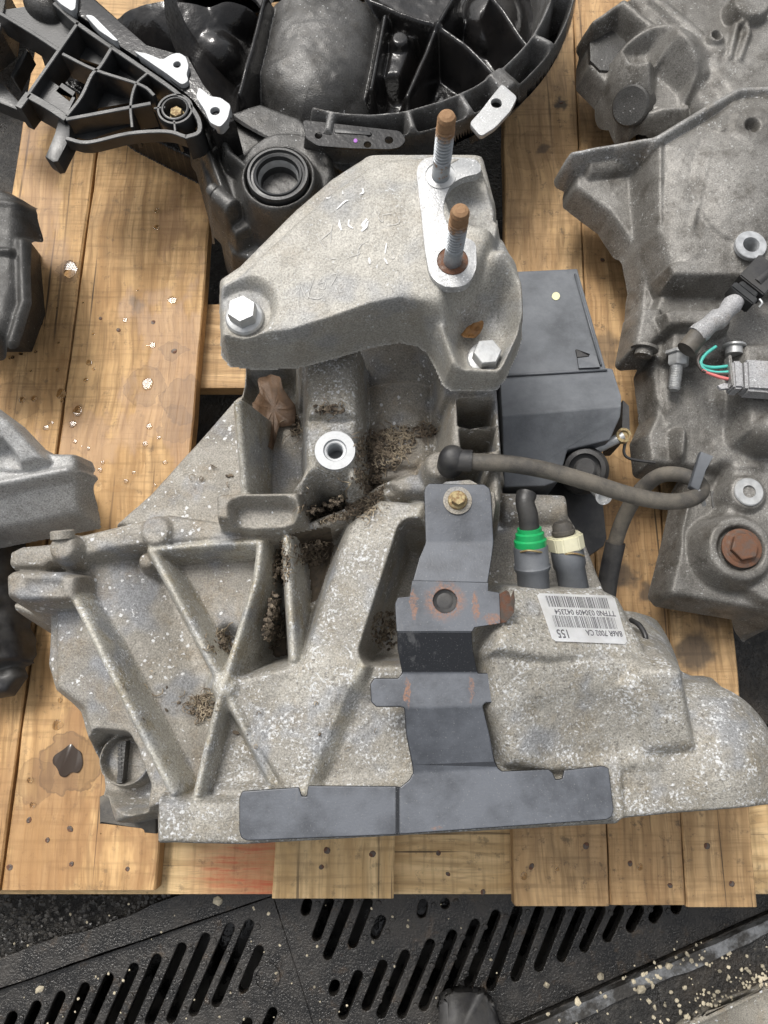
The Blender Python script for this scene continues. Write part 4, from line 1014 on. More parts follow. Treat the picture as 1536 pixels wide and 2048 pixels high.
# ---------------------------------------------------------------- breather hose
vlathe('hose_cap', [(.0105, -.012), (.0105, .004), (.0098, .010), (.0075, .0145), (.004, .0162), (0, .0165)], P(903, 922, .283), M['blk'], gb)
hs_ = [(905, 920, .290), (960, 924, .292), (1020, 928, .290), (1090, 940, .286), (1170, 962, .280), (1260, 990, .272), (1330, 1003, .266), (1378, 999, .260), (1402, 984, .254), (1396, 966, .246), (1362, 950, .236), (1318, 952, .222), (1278, 985, .20), (1248, 1035, .175), (1228, 1095, .155), (1216, 1160, .14), (1208, 1240, .125)]
hose = tube('hose', [P(*p) for p in hs_], [.0064, .0066, .0066, .0066, .0066, .0066, .0066, .0066, .0064, .0064, .0064, .0066, .0068, .007, .007, .007, .007], M['hose'], gb, 16)
tube('hose_cuff', [P(912, 920, .290), P(926, 921, .2908), P(944, 922, .2915)], .0084, M['blk'], hose, 16, 1)
tube('hose_sleeve', [P(1231, 1085, .157), P(1216, 1160, .14), P(1208, 1235, .125)], .0092, M['blk'], hose, 12)
# cable tie clip at the bend
prism('cable_tie', [(1380, 972, .262), (1398, 984, .262), (1412, 940, .272), (1428, 912, .274), (1402, 902, .274), (1394, 930, .272)], M['blkplast'], hose, thick=.006, bevel=.001)
tube('tie_tail', [P(1396, 980, .262), P(1405, 998, .256), P(1408, 1010, .25)], .0018, M['zinc'], hose, 6, 1)

# ---------------------------------------------------------------- two quick connectors
def connector(name, a, b, prof, mat):
    return lathe(name, prof, P(*a), P(*b), mat, gb, 26)
a, b = P(1069, 1196, .240), P(1058, 1050, .266); Lc = (b - a).length
con = lathe('connector', [(0, 0), (.0125, 0), (.0125, Lc * .36), (.0140, Lc * .40), (.0145, Lc * .44), (.0135, Lc * .46), (.0135, Lc * .70), (.0130, Lc * .72), (0, Lc * .72)], a, b, M['blkplast'], gb)
col = lathe('collar', [(0, 0), (.0125, 0), (.0128, Lc * .08), (.0112, Lc * .10), (.0112, Lc * .17), (.0095, Lc * .19), (.0095, Lc * .24), (0, Lc * .24)], a.lerp(b, .72), b, M['green'], con)
tube('cut_pipe', [a.lerp(b, .93), P(1056, 1030, .270), P(1050, 1005, .273), P(1053, 988, .272)], [.0078, .0078, .0074, .0080], M['blk'], con, 16)
tube('spring_clip', [P(1041, 1104, .266), P(1056, 1101, .2725), P(1075, 1103, .2715), P(1090, 1106, .264)], .0008, M['gold'], con, 6)
a2, b2 = P(1152, 1200, .222), P(1124, 1050, .246); L2 = (b2 - a2).length
con = lathe('connector', [(0, 0), (.0120, 0), (.0120, L2 * .42), (.0132, L2 * .46), (.0132, L2 * .66), (.0125, L2 * .68), (0, L2 * .68)], a2, b2, M['blkplast'], gb)
ax2 = (b2 - a2).normalized(); p = a2.lerp(b2, .67); sdx = ax2.cross(Vector((0, 0, 1))).normalized(); up2 = sdx.cross(ax2)
bm = bmesh.new(); hw = .0142
ring = [p + sdx * (hw * x) + up2 * (hw * y) for x, y in ((-1, -.6), (-.75, .55), (-.4, .9), (.5, .9), (.95, .5), (1.05, -.6))]
vs = [bm.verts.new(q) for q in ring]; ve = [bm.verts.new(q + ax2 * .0125) for q in ring]
bm.faces.new(vs); bm.faces.new(ve)
for i in range(6): bm.faces.new((vs[i], vs[(i + 1) % 6], ve[(i + 1) % 6], ve[i]))
bmesh.ops.bevel(bm, geom=bm.edges[:], offset=.001, segments=2, affect='EDGES')
part('white_clip', bm_mesh('white_clip', bm, angle=AX30), M['cream'], con)
lathe('pipe_stub', [(0, 0), (.0085, 0), (.0085, L2 * .10), (.0095, L2 * .11), (.0095, L2 * .15), (.0085, L2 * .16), (.0080, L2 * .22), (.006, L2 * .26), (0, L2 * .26)], a2.lerp(b2, .78), b2 + (b2 - a2), M['hose'], con)
tube('spring_clip', [P(1122, 1112, .245), P(1138, 1107, .2505), P(1156, 1108, .2495), P(1168, 1112, .243)], .0008, M['gold'], con, 6)

# ---------------------------------------------------------------- black plastic cover beside the mount
cov = [[(985, 545, .150), (1155, 537, .150), (1212, 736, .176), (985, 748, .176)],
       [(985, 748, .176), (1212, 736, .176), (1226, 738, .176), (1243, 792, .192), (1243, 812, .196), (1004, 832, .196), (1000, 750, .176)],
       [(1004, 832, .196), (1243, 812, .196), (1241, 832, .1935), (1220, 880, .186), (1135, 900, .183), (1118, 962, .174), (1090, 972, .1725), (1008, 975, .172)]]
def shell(name, faces, zb, mat, parent, bevel=.0015):
    bm = bmesh.new(); cache = {}
    def V(p):
        k = (round(p[0]), round(p[1]))
        if k not in cache: cache[k] = bm.verts.new(P(*p))
        return cache[k]
    for f in faces: bm.faces.new([V(p) for p in f])
    be = [e for e in bm.edges if len(e.link_faces) == 1]
    r = bmesh.ops.extrude_edge_only(bm, edges=be)
    for v in [x for x in r['geom'] if isinstance(x, bmesh.types.BMVert)]: v.co.z = zb
    bmesh.ops.recalc_face_normals(bm, faces=bm.faces)
    o = part(name, bm_mesh(name, bm), mat, parent)
    m = o.modifiers.new('b', 'BEVEL'); m.width = bevel; m.segments = 2; m.limit_method = 'ANGLE'; m.angle_limit = math.radians(12)
    return o
cv = shell('plastic_cover', cov, .04, M['blkplast'], gb)
prism('moulded_notch', [(1152, 698, .1745), (1180, 708, .178), (1178, 712, .176), (1155, 714, .176)], M['blk'], cv, thick=.006)
prism('moulded_step', [(1155, 716, .1765), (1192, 712, .1775), (1200, 734, .1785), (1158, 736, .1785)], M['blkplast'], cv, thick=.006)
prism('paint_dot', circ((1112, 592), 8, 12), plain_mat('yellow_dot', (.62, .60, .36), .5), cv, z=.1590, thick=.002)
for ln in ([(1000, 752, .1785), (1214, 740, .1785)], [(1010, 560, .1545), (1016, 740, .177)], [(1150, 548, .1530), (1202, 730, .1775)]):
    a_, b_ = [P(*q_) for q_ in ln]
    part('moulded_ridge', bm_mesh('moulded_ridge', tube_bm([a_, a_.lerp(b_, .5), b_], .0011, 8), smooth=True), M['blkplast'], cv)
low = prism('lower_cover', [(1090, 965), (1150, 960), (1205, 990), (1214, 1075), (1208, 1092), (1176, 1114), (1120, 1110), (1100, 1050)], M['blk'], gb, z=.10, zbot=.03, bevel=.002)
# round slave cylinder with its pipe ends
pc_, pd_ = P(1165, 945, .14), P(1168, 938, .20)
act = lathe('actuator', [(0, -.03), (.023, -.03), (.023, .02), (.0215, .028), (.020, .030), (.020, .034), (.0185, .040), (.0145, .042), (.0145, .034), (.010, .034), (.010, .045), (.008, .047), (0, .047)], P(1166, 942, .14), P(1172, 936, .20), M['blk'], gb)
for k in range(5):
    an = k * 1.25
    c0 = P(1168, 940, .168); o = part('slot', bm_mesh('slot', prism_bm([c0 + Vector((math.cos(an + t) * r, math.sin(an + t) * r, .0045)) for t, r in ((-.2, .0165), (.2, .0165), (.2, .0198), (-.2, .0198))], thick=.004)), M['plblk'], act)
tube('pipe_end', [P(1180, 960, .17), P(1195, 980, .185), P(1206, 992, .195)], .0062, M['zinc'], act, 14, 1)
lathe('pipe_mouth', [(.0072, 0), (.0072, .003), (.0048, .003), (.0048, -.004), (0, -.004)], P(1206, 992, .195), P(1214, 1000, .206), M['mach'], act, 20)
tube('bleed_arm', [P(1190, 900, .165), P(1220, 885, .17), P(1246, 872, .172)], .0045, M['zinc'], act, 12, 1)
lathe('bleed_screw', [(0, 0), (.007, 0), (.007, .006), (.0045, .0065), (.0045, .004), (0, .004)], P(1244, 874, .170), P(1252, 866, .182), M['gold'], act, 18)
tube('clip_wire', [P(1252, 880, .10), P(1248, 905, .10), P(1262, 918, .10), P(1310, 925, .10)], .0016, M['blk'], act, 6)
prism('dark_bracket', [(1246, 800), (1258, 812), (1260, 868), (1244, 868)], M['blk'], cv, z=.12, zbot=.05)
# small parts of the casing
lathe('flange_bolt', [(0, 0), (.0095, 0), (.0095, .006), (.0082, .0072), (0, .0072)], P(126, 1078, .236), P(124, 1058, .238), M['case'], gb, 18)
tube('cable_loop', [P(1262, 1240, .20), P(1278, 1250, .212), P(1290, 1270, .218), P(1292, 1292, .218)], .0022, M['blk'], gb, 8)
prism('loop_base', [(1280, 1288), (1302, 1290), (1330, 1306), (1326, 1316), (1284, 1306)], M['blk'], gb, z=.225, thick=.02, bevel=.001)
# black inspection block at the lower left and starter ring teeth in the round window
prism('rubber_plug', [(198, 1594), (236, 1575), (312, 1578), (312, 1668), (288, 1666), (286, 1652), (198, 1648)], M['hose'], gb, z=.12, zbot=.04, bevel=.002)
rg_ = bmesh.new(); zt = .172
for k in range(9):
    v = 1488 + k * 8.6; prism_bm([P(235, v, zt), P(243, v + 1, zt + .001), P(243, v + 6, zt + .001), P(235, v + 6.5, zt)], thick=.01, bm=rg_)
prism_bm([P(241, 1484, zt), P(252, 1482, zt), P(244, 1566, zt), P(233, 1566, zt)], thick=.012, bm=rg_)
part('ring_gear', bm_mesh('ring_gear', rg_), M['wetgrey'], gb)
# ================================================================ oily black gearbox at the top
tg = thing('gearbox', 'oily black gearbox at the top with its open bell housing facing up', 'gearbox', P(740, 60, 0))
t = Cast(-.46, .33, .40, .96, .0015, .0005)
zr = .150
ctr = P(735, -95, zr); Rr = MM(438, 60, zr) * 1.0
def polar(r, a, z=zr):   # point on the bell, radius factor and angle in degrees
    return (ctr.x + Rr * r * math.cos(math.radians(a)), ctr.y + Rr * r * math.sin(math.radians(a)))
rad = np.hypot(t.X - ctr.x, t.Y - ctr.y) / Rr; ang = np.degrees(np.arctan2(t.Y - ctr.y, t.X - ctr.x))
# bowl
opn = [(-10, -70), (20, 0), (110, 55), (190, 110), (270, 150), (370, 200), (440, 232), (470, 212), (540, 232), (606, 250), (700, 288), (800, 302), (900, 290), (900, -70)]
dop = t.sdf(t.world(opn, zr)[:, :2], (slice(None), slice(None)))
side = (ang > -112) | (ang > 0)
inside = ((rad < 1.0) & side) | (dop > 0)
t.Z = np.where(inside, np.maximum(t.Z, .04), t.Z); t.lab[:] = 0
t.names[0] = 'bell_housing'
def ringwall(r0, r1, z, name, a0=-106, a1=75, k=.003):
    m = Rr * np.maximum(r0 - rad, rad - r1); aa = np.maximum(a0 - ang, ang - a1) * math.radians(1) * Rr
    t.put((slice(None), slice(None)), z - 8 * soft(np.maximum(m, aa), .001), k, name)
ringwall(.982, 1.0, zr - .006, 'outer_rim'); ringwall(.882, .900, zr, 'inner_rim')
for a in (-47, -31, -62, -12, 4, -78, -100): ringwall(.88, .99, zr - .002, 'rim_land', a - 1.2, a + 1.2)
ringwall(.875, 1.0, zr + .0008, 'rim_land', -52.5, -47)
# floor relief: oil pan swell, bearing bulge, star of ribs
t.dome((350, 50), .05, .11, .07, .05, rot=-.5, k=.02, pw=.8, name='bell_housing')
t.pad([(545, -30), (528, 80), (512, 150), (545, 195), (600, 232), (660, 232), (715, 190), (742, 120), (748, 40), (740, -30)], z=.092, k=.02, steep=2, w=.006, name='bearing_bulge', crown=.02, cw=.06)
t.dome((470, 30), .07, .035, .03, .03, k=.015, pw=.7, name='bell_housing'); t.dome((440, 120), .055, .03, .026, .03, k=.015, pw=.7, name='bell_housing')
t.dome((985, 40), .045, .04, .055, .028, k=.01, pw=.6, name='bell_housing')
t.pad([(790, 60), (830, 75), (800, 150), (770, 150)], z=.075, k=.01, steep=3, name='bell_housing'); t.boss((800, 75), .085, .012, k=.01)
for ln, z in (([(875, 48), (800, 25), (720, -10)], .095), ([(875, 48), (915, -20)], .10), ([(875, 48), (940, 95), (1012, 172)], .098), ([(875, 48), (850, 110), (815, 190)], .095), ([(985, -10), (1055, 90)], .10), ([(770, 30), (742, 175)], .095), ([(530, -10), (505, 90), (478, 185)], .115)):
    t.rib(ln, .0036, z=z, steep=5, k=.007)
t.rib([(875, 48), (760, 160), (700, 300)], .003, z=.06, k=.008)
t.roughen(.0006, 16); t.blur(1)
t.Z = np.where((rad > .985) & side, np.maximum(t.Z, zr - .042), t.Z); t.mask = ((rad < 1.006) & side) | (dop > -.004)
M['rimm'] = cast_mat('worn_dark_rim', (.17, .168, .165), (.09, .088, .085), sp=.3, spscale=300, dots=0, dk=.5, dirtamt=.7, dirt=(.04, .034, .028), metal=.3, rough=.45)
tm = {k: M['wetblk'] for k in ('bell_housing', 'boss', 'rib')}
tm.update({'bearing_bulge': M['wetgrey'], 'inner_rim': M['rimm'], 'outer_rim': M['wetgrey'], 'rim_land': M['rimm']})
t.build(tg, tm, 'bell_housing')
vlathe('bell_cone', [(Rr * 1.003, zr - .040), (Rr * .86, zr - .075), (Rr * .7, .02), (Rr * .68, .002)], Vector((ctr.x, ctr.y, 0)), M['wetblk'], tg, 72)
def machined(pts, z, hole=None, hr=0, mt=M['bright'], th=.012):
    w2 = [(p.x, p.y) for p in rounded([P(u, v, z) for u, v in pts], .004)]
    hp = P(hole[0], hole[1], z) if hole else None
    me = plate_mesh('machined_face', w2, [circ((hp.x, hp.y), hr, 20)] if hole else [], th, .0005); me.transform(Matrix.Translation((0, 0, z)))
    o = part('machined_face', me, mt, tg)
    if hole: vlathe('bolt_hole', [(hr * 1.02, 0), (hr * 1.02, -.011), (0, -.011)], Vector((hp.x, hp.y, z)), M['wetgrey'], o, 20)
machined([(940, 246), (962, 222), (988, 188), (1004, 168), (1034, 194), (1020, 222), (990, 254), (962, 272)], zr + .0045, (993, 206), MM(12, 205, zr), M['mach'], .006)
zm = .158
machined([(96, -22), (153, -22), (150, 17), (143, 21), (120, 6)], zm)
machined([(170, 29), (186, 31), (236, 81), (228, 80), (198, 60)], zm)
machined([(268, 102), (296, 108), (325, 120), (340, 110), (356, 105), (371, 113), (377, 132), (372, 149), (377, 161), (364, 169), (333, 146)], zm, (354, 129), .0045)
machined([(398, 174), (420, 193), (440, 195), (461, 210), (455, 237), (440, 254), (420, 244), (410, 220), (392, 193)], zm, (430, 222), .0055)
# case wall under that face
prism('case_wall', [(88, -30), (120, 8), (180, 45), (240, 92), (330, 150), (392, 198), (425, 262), (470, 240), (400, 170), (380, 110), (290, 95), (150, -40)], M['wetblk'], tg, z=zm - .006, zbot=.03, bevel=.003)
# differential side with the drive shaft seal
k = Cast(-.30, .02, .36, .76, .0013, .0005); k.names[0] = 'differential_case'
k.pad([(385, 270), (430, 235), (520, 205), (600, 235), (650, 290), (655, 380), (590, 440), (520, 445), (470, 470), (420, 400)], z=.10, k=.006, steep=5, name='differential_case')
k.boss((572, 342), .118, MM(92, 340, .12), name='differential_case', steep=3, k=.02); k.boss((556, 352), .140, MM(76, 352, .14), name='seal_housing', steep=6, k=.01, hole=MM(62, 352, .14), hz=.02)
k.rib([(425, 235, .13), (455, 300, .13), (490, 330, .125)], .004, name='rib'); k.rib([(380, 250, .11), (420, 310, .12), (450, 390, .12)], .004, name='rib'); k.rib([(440, 280, .115), (415, 315, .115)], .003, name='rib')
k.pad([(450, 478), (560, 440), (600, 470), (540, 535), (462, 505)], z=.075, k=.004, steep=6, name='differential_case')
k.barrel((428, 384, .115), (468, 420, .115), .009, .0115, name='drain_pipe', k=.003)
k.roughen(.0003, 14); k.blur(1)
k.skirt = .010
k.build(tg, {'differential_case': M['wetgrey'], 'seal_housing': M['wetgrey'], 'rib': M['wetgrey'], 'drain_pipe': M['wetgrey']}, 'differential_case')
sp_ = P(556, 352, .140); r62 = MM(62, 352, .14)
sl = vlathe('shaft_seal', [(r62, -.006), (r62, .002), (r62 * .97, .004), (r62 * .90, .004), (r62 * .87, .001), (r62 * .80, .0012), (r62 * .77, .003), (r62 * .70, .002), (r62 * .66, -.006), (r62 * .60, -.012), (r62 * .60, -.06), (0, -.06)], sp_, M['plblk'], tg, 48)
vlathe('seal_ring', [(r62 * .66, -.004), (r62 * .655, -.0025), (r62 * .62, -.008), (r62 * .60, -.014)], sp_, M['zinc'], sl, 48)
vlathe('shaft_bore', [(r62 * .595, -.05), (r62 * .595, -.03), (r62 * .56, -.028), (r62 * .56, -.05)], sp_, M['rust'], sl, 40)
vlathe('pipe_cap', [(0, .004), (.006, .004), (.008, .001), (.008, -.004)], P(424, 380, .118), M['wetgrey'], tg, 14, tilt=(-.7, .6, .2))
hex_bolt('bolt', P(488, 468, .078), .0150, .0135, .008, M['rustdk'], tg, rot=.2, washer=.002)
# thin black stamped strip
zs = .142
w2 = [(p.x, p.y) for p in rounded([P(u, v, zs) for u, v in ((606, 240), (640, 244), (800, 262), (812, 280), (800, 294), (780, 298), (700, 296), (635, 291), (612, 276))], .004)]
hl = []
for u, v, r in ((637, 271, 8), (735, 289, 8), (778, 280, 9), (738, 269, 6)):
    q = P(u, v, zs); hl.append(circ((q.x, q.y), MM(r, v, zs), 14))
me = plate_mesh('stamped_strip', w2, hl, .002, .0004); me.transform(Matrix.Translation((0, 0, zs)))
stp = part('stamped_strip', me, M['wetblk'], tg)
prism('embossed_bar', [(668, 256), (740, 262), (742, 270), (670, 265)], M['plblk'], stp, z=zs + .001, thick=.002, bevel=.0006)
prism('purple_dot', circ((711, 281), 4, 10), plain_mat('purple_paint', (.30, .08, .42), .4), stp, z=zs + .0006, thick=.001)

# ---------------------------------------------------------------- black plastic lattice bracket bolted to it
lb = thing('lattice_bracket', 'black moulded plastic bracket with lattice ribs bolted to the oily gearbox', 'bracket', P(200, 180, .02))
zl = .150
def wall(name, pts, w, ztop, zbot, bev=.0008):
    pth = [P(u, v, ztop) for u, v in pts]; pth = smooth_path(pth, 4) if len(pth) > 2 else pth
    l, r = [], []
    for i, p in enumerate(pth):
        tt = (pth[min(i + 1, len(pth) - 1)] - pth[max(i - 1, 0)]); tt.z = 0; tt.normalize(); n = Vector((-tt.y, tt.x, 0)) * w / 2
        l.append(p + n); r.append(p - n)
    bm = bmesh.new(); rows = []
    for a, b in zip(l, r):
        n = (a - b).normalized() * .0007
        rows.append([bm.verts.new(q) for q in (Vector((a.x, a.y, zbot)), a - Vector((0, 0, .0008)), a - n, b + n, b - Vector((0, 0, .0008)), Vector((b.x, b.y, zbot)))])
    for a, b in zip(rows, rows[1:]):
        for i in range(5): bm.faces.new((a[i], a[i + 1], b[i + 1], b[i]))
    bm.faces.new(rows[0]); bm.faces.new(rows[-1])
    return part(name, bm_mesh(name, bm, angle=AX30), M['plblk'], lb)
for nm, pts, wd, zb in (('outer_wall', [(108, 5), (160, 50), (250, 112), (350, 182), (392, 228), (398, 262), (370, 274)], .0055, .118),
                        ('outer_wall', [(132, 276), (176, 284), (257, 266), (332, 262), (372, 273)], .0050, .136),
                        ('rib', [(156, 44), (57, 186)], .0046, .118), ('rib', [(-10, 20), (60, 62), (115, 98)], .0046, .118), ('rib', [(125, 107), (190, 139), (281, 169), (308, 190)], .0042, .118),
                        ('rib', [(227, 88), (200, 132), (183, 149), (162, 193), (132, 232)], .0045, .118), ('rib', [(294, 146), (271, 169), (261, 210), (264, 254)], .0036, .118),
                        ('rib', [(132, 238), (301, 206)], .0050, .118), ('outer_wall', [(57, 190), (96, 212), (132, 236)], .0085, .118), ('rib', [(308, 216), (330, 214)], .003, .118), ('rib', [(348, 240), (350, 262)], .003, .118),
                        ('outer_wall', [(57, 186), (36, 214)], .0085, .118)):
    wall(nm, pts, wd, zl, zb)
# shelves inside the lattice
for pts, zz in (([(132, 236), (300, 206), (262, 252), (176, 280), (135, 272)], .128), ([(62, 190), (100, 160), (150, 195), (132, 232)], .138), ([(165, 180), (185, 150), (270, 172), (262, 205), (150, 225)], .121), ([(200, 132), (228, 90), (295, 146), (272, 168)], .124), ([(156, 48), (228, 88), (200, 130), (125, 105)], .122), ([(-20, 24), (108, 4), (156, 46), (116, 96)], .126)):
    w2 = [(p.x, p.y) for p in [P(u, v, zz) for u, v in pts]]
    hq = [tuple(P(u, v, zz))[:2] for u, v in ((112, 182), (124, 166), (150, 184), (139, 203))] if abs(zz - .138) < 1e-6 else None
    me = plate_mesh('shelf', w2, [hq] if hq else [], .003); me.transform(Matrix.Translation((0, 0, zz))); part('shelf', me, M['plblk'], lb)
prism('foot', [(116, 238), (140, 242), (139, 276), (128, 298), (116, 322), (106, 324), (90, 313), (100, 292), (112, 268)], M['plblk'], lb, z=zl - .006, zbot=.125, bevel=.0012)
pb = P(350, 217, zl)
vlathe('bolt_socket', [(.0150, -.02), (.0150, .0005), (.0140, .001), (.0128, .001), (.0122, 0), (.0118, -.012), (0, -.012)], pb, M['plblk'], lb, 36)
vlathe('outer_wall', [(.0200, -.02), (.0200, -.001), (.0192, 0), (.0172, 0), (.0165, -.014), (.0165, -.02)], pb, M['plblk'], lb, 36)
hex_bolt('bolt', pb + Vector((0, 0, -.012)), .0088, .0068, .007, M['gold'], lb, rot=.5, washer=.0015)
# dark plastic odds beside it at the left edge
dk = thing('plastic_housing', 'broken black plastic housing at the upper left corner, edge lit', 'plastic housing', P(20, 120, 0))
prism('side_wall', [(-60, -20), (14, -20), (0, 60), (-60, 110)], M['wetgrey'], dk, z=.13, zbot=.09, bevel=.003)
prism('side_wall', [(-40, 150), (8, 168), (48, 214), (40, 222), (-40, 190)], M['plblk'], dk, z=.09, zbot=.07, bevel=.002)
prism('inner_web', [(20, 150), (34, 118), (52, 96), (58, 102), (42, 130), (28, 158)], M['plblk'], dk, z=.09, zbot=.07, bevel=.002)
pr_ = P(22, 20, .13); 
kb = Cast(-.42, -.28, .68, .86, .0013, .06); kb.names[0] = 'knob'; kb.dome((88, 18), .125, .028, .017, .022, rot=-.7, k=.004, name='knob'); kb.build(tg, {'knob': M['wetgrey']}, 'knob')
# ================================================================ grimy gearbox at the right
rg = thing('gearbox', 'grimy grey gearbox at the right edge with cut wiring plugs and rusty bolt', 'gearbox', P(1450, 600, 0))
ZMAP = lambda z: .105 + (z - .105) * .45
r = Cast(.135, .60, .06, .98, .0014, .0005); r.names[0] = 'case'
# upper end: body, finned bearing dome
r.pad([(1178, 50), (1250, 0), (1400, -60), (1750, -60), (1750, 300), (1400, 320), (1330, 262), (1262, 248), (1215, 170), (1178, 132)], z=.075, k=.006, name='case', steep=5)
r.pad([(1262, -10), (1420, -60), (1750, -60), (1750, 300), (1470, 260), (1400, 200), (1330, 90)], z=.135, k=.01, steep=3, w=.003, name='case')
r.pad([(1400, 100), (1480, 40), (1750, 20), (1750, 240), (1470, 200)], z=.155, k=.012, steep=2, w=.003, name='case')
r.rib([(1250, 4, .145), (1330, 72, .145), (1410, 142, .15)], .006, k=.008, steep=4, name='rib'); r.rib([(1310, -10, .15), (1440, 100, .155)], .007, k=.01, steep=3, name='rib')
r.rib([(1190, 42, .13), (1248, 2, .14)], .004, k=.004, steep=6, name='rib')
r.dome((1312, 165), .07, MM(100, 165, .1), MM(98, 165, .1), .062, rot=.6, k=.01, name='bearing_dome', pw=.6)
for ln in ([(1238, 118, .108), (1300, 150, .138)], [(1310, 118, .12), (1285, 165, .14)], [(1300, 225, .115), (1372, 205, .138)], [(1330, 160, .138), (1362, 130, .13)]): r.rib(ln, .0045, k=.008, steep=3, name='rib')
r.pocket([(1252, 100), (1300, 96), (1300, 130), (1268, 132)], z=.125, zt=.108, k=.008, steep=2); r.pocket([(1318, 140), (1360, 175), (1368, 208), (1310, 200)], z=.128, zt=.108, k=.008, steep=2)
r.boss((1436, 66), .175, .009, k=.004, hole=.0045, hz=.012)
r.rib([(1462, 108, .165), (1476, 45, .172), (1494, 38, .172), (1500, 60, .17), (1482, 112, .165)], .0042, k=.004, steep=5, name='rib')
r.boss((1505, 0), .185, .022, k=.006)
# middle: face below the flange
r.pad([(1150, 318), (1320, 285), (1405, 235), (1485, 190), (1760, 172), (1760, 960), (1300, 925), (1294, 870), (1312, 830), (1302, 722), (1275, 700), (1285, 560), (1265, 490), (1222, 425), (1152, 372)], z=.095, k=.005, steep=5, name='case')
r.barrel((1168, 340, .09), (1330, 318, .10), .016, .015, k=.01, name='case')
r.pad([(1322, 284, .195), (1405, 236, .205), (1485, 190, .21), (1760, 172, .21), (1760, 560, .20), (1350, 560, .17), (1322, 470, .175)], k=.006, steep=4, w=.002, name='case', crown=.006, cw=.03)
r.dome((1475, 380), .185, MM(95, 380, .2), MM(130, 380, .2), .018, k=.02, pw=.9, name='case')
r.rib([(1148, 304, .152), (1230, 290, .158), (1318, 274, .212)], .0042, k=.003, steep=7, name='flange_edge')
r.rib([(1318, 274, .216), (1400, 224, .222), (1480, 178, .226), (1760, 160, .226)], .0052, k=.004, steep=7, name='flange_edge')
r.pad([(1420, 245), (1470, 200), (1760, 180), (1760, 245), (1440, 262)], z=.216, k=.008, steep=3, name='case')
r.rib([(1322, 285, .202), (1322, 460, .18), (1342, 530, .17)], .0028, k=.008, steep=3, name='rib')
r.rib([(1418, 300, .212), (1404, 370, .206), (1385, 452, .196)], .0024, k=.008, steep=3, name='rib')
r.boss((1500, 258), .21, .02, k=.015, hole=.006, hz=.006, steep=2)
r.boss((1502, 490), .205, MM(32, 490, .2), k=.008, hole=MM(15, 490, .2), hz=.02)
# lower: selector levers and the dark barrel
r.pad([(1330, 560), (1760, 540), (1760, 720), (1310, 720), (1300, 640)], z=.12, k=.005, name='case')
r.pad([(1336, 528), (1350, 519), (1440, 521), (1500, 534), (1510, 556), (1470, 552), (1345, 552)], z=.192, k=.002, steep=9, name='lever', zt=.192)
r.pad([(1325, 622), (1345, 613), (1425, 615), (1470, 640), (1440, 652), (1336, 650)], z=.185, k=.002, steep=9, name='lever')
r.pad([(1283, 613), (1326, 613), (1322, 668), (1300, 692), (1268, 694)], z=.150, k=.004, steep=6, name='lug')
r.pad([(1344, 650), (1402, 650), (1398, 705), (1340, 706)], z=.155, k=.004, steep=6, name='lug')
r.pad([(1300, 722), (1362, 712), (1364, 815), (1330, 830), (1310, 800)], z=.10, k=.006, steep=5, name='lug')
r.barrel((1292, 838, -.02), (1760, 815, -.02), .056, .060, k=.01, name='case')
r.rib([(1370, 860, .143), (1366, 905, .13)], .002, k=.006, steep=3, name='rib')
r.pad([(1490, 690), (1640, 680), (1640, 850), (1500, 860)], z=.165, k=.008, steep=3, name='case'); r.dome((1530, 868), .13, .022, .018, .03, k=.006, name='case')
# foot with the two bosses
r.pad([(1385, 935), (1470, 930), (1760, 900), (1760, 1290), (1536, 1222), (1345, 1190), (1338, 1182), (1362, 1085), (1378, 1010)], z=.062, k=.005, steep=6, name='foot')
r.pocket([(1388, 1000), (1440, 950), (1452, 1040), (1420, 1090), (1440, 1128), (1380, 1108), (1372, 1060)], z=.062, zt=.045, k=.008, steep=2)
r.pad([(1468, 930), (1760, 880), (1760, 1250), (1530, 1200), (1450, 1150), (1430, 1100), (1445, 1040), (1462, 1000)], z=.095, k=.008, steep=4, name='foot')
r.boss((1497, 984), .112, MM(38, 985, .11), k=.008); r.boss((1482, 1096), .128, MM(66, 1096, .13), k=.012, hole=MM(44, 1096, .13), hz=.008, steep=4)
r.barrel((1440, 1120, -.02), (1560, 1195, -.02), .040, .040, k=.012, name='foot')
r.roughen(.0004, 14); r.blur(1)
M['grim'] = cast_mat('grimy_grey_casting', (.20, .192, .178), (.135, .128, .116), sp=.4, spscale=330, dots=.2, dk=.5, dirtamt=.75, dirt=(.06, .053, .044), metal=.25, rough=.5, white=(.36, .36, .35))
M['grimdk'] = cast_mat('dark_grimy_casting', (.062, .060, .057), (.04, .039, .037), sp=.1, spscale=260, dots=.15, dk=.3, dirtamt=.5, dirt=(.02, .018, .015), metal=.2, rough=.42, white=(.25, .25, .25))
M['edge'] = cast_mat('worn_flange_edge', (.30, .30, .295), (.2, .195, .185), sp=.4, spscale=240, dk=.5, metal=.3, rough=.5)
rm = {k: M['grim'] for k in ('case', 'rib', 'boss', 'lever', 'lug', 'foot', 'bearing_dome')}; rm['flange_edge'] = M['edge']
r.skirt = .007
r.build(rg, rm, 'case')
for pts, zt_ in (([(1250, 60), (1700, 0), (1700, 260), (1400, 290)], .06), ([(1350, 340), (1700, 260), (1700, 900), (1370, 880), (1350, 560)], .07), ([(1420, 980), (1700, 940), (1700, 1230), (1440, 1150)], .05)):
    prism('lower_case', pts, M['grimdk'], rg, z=zt_, zbot=.001, bevel=.004)
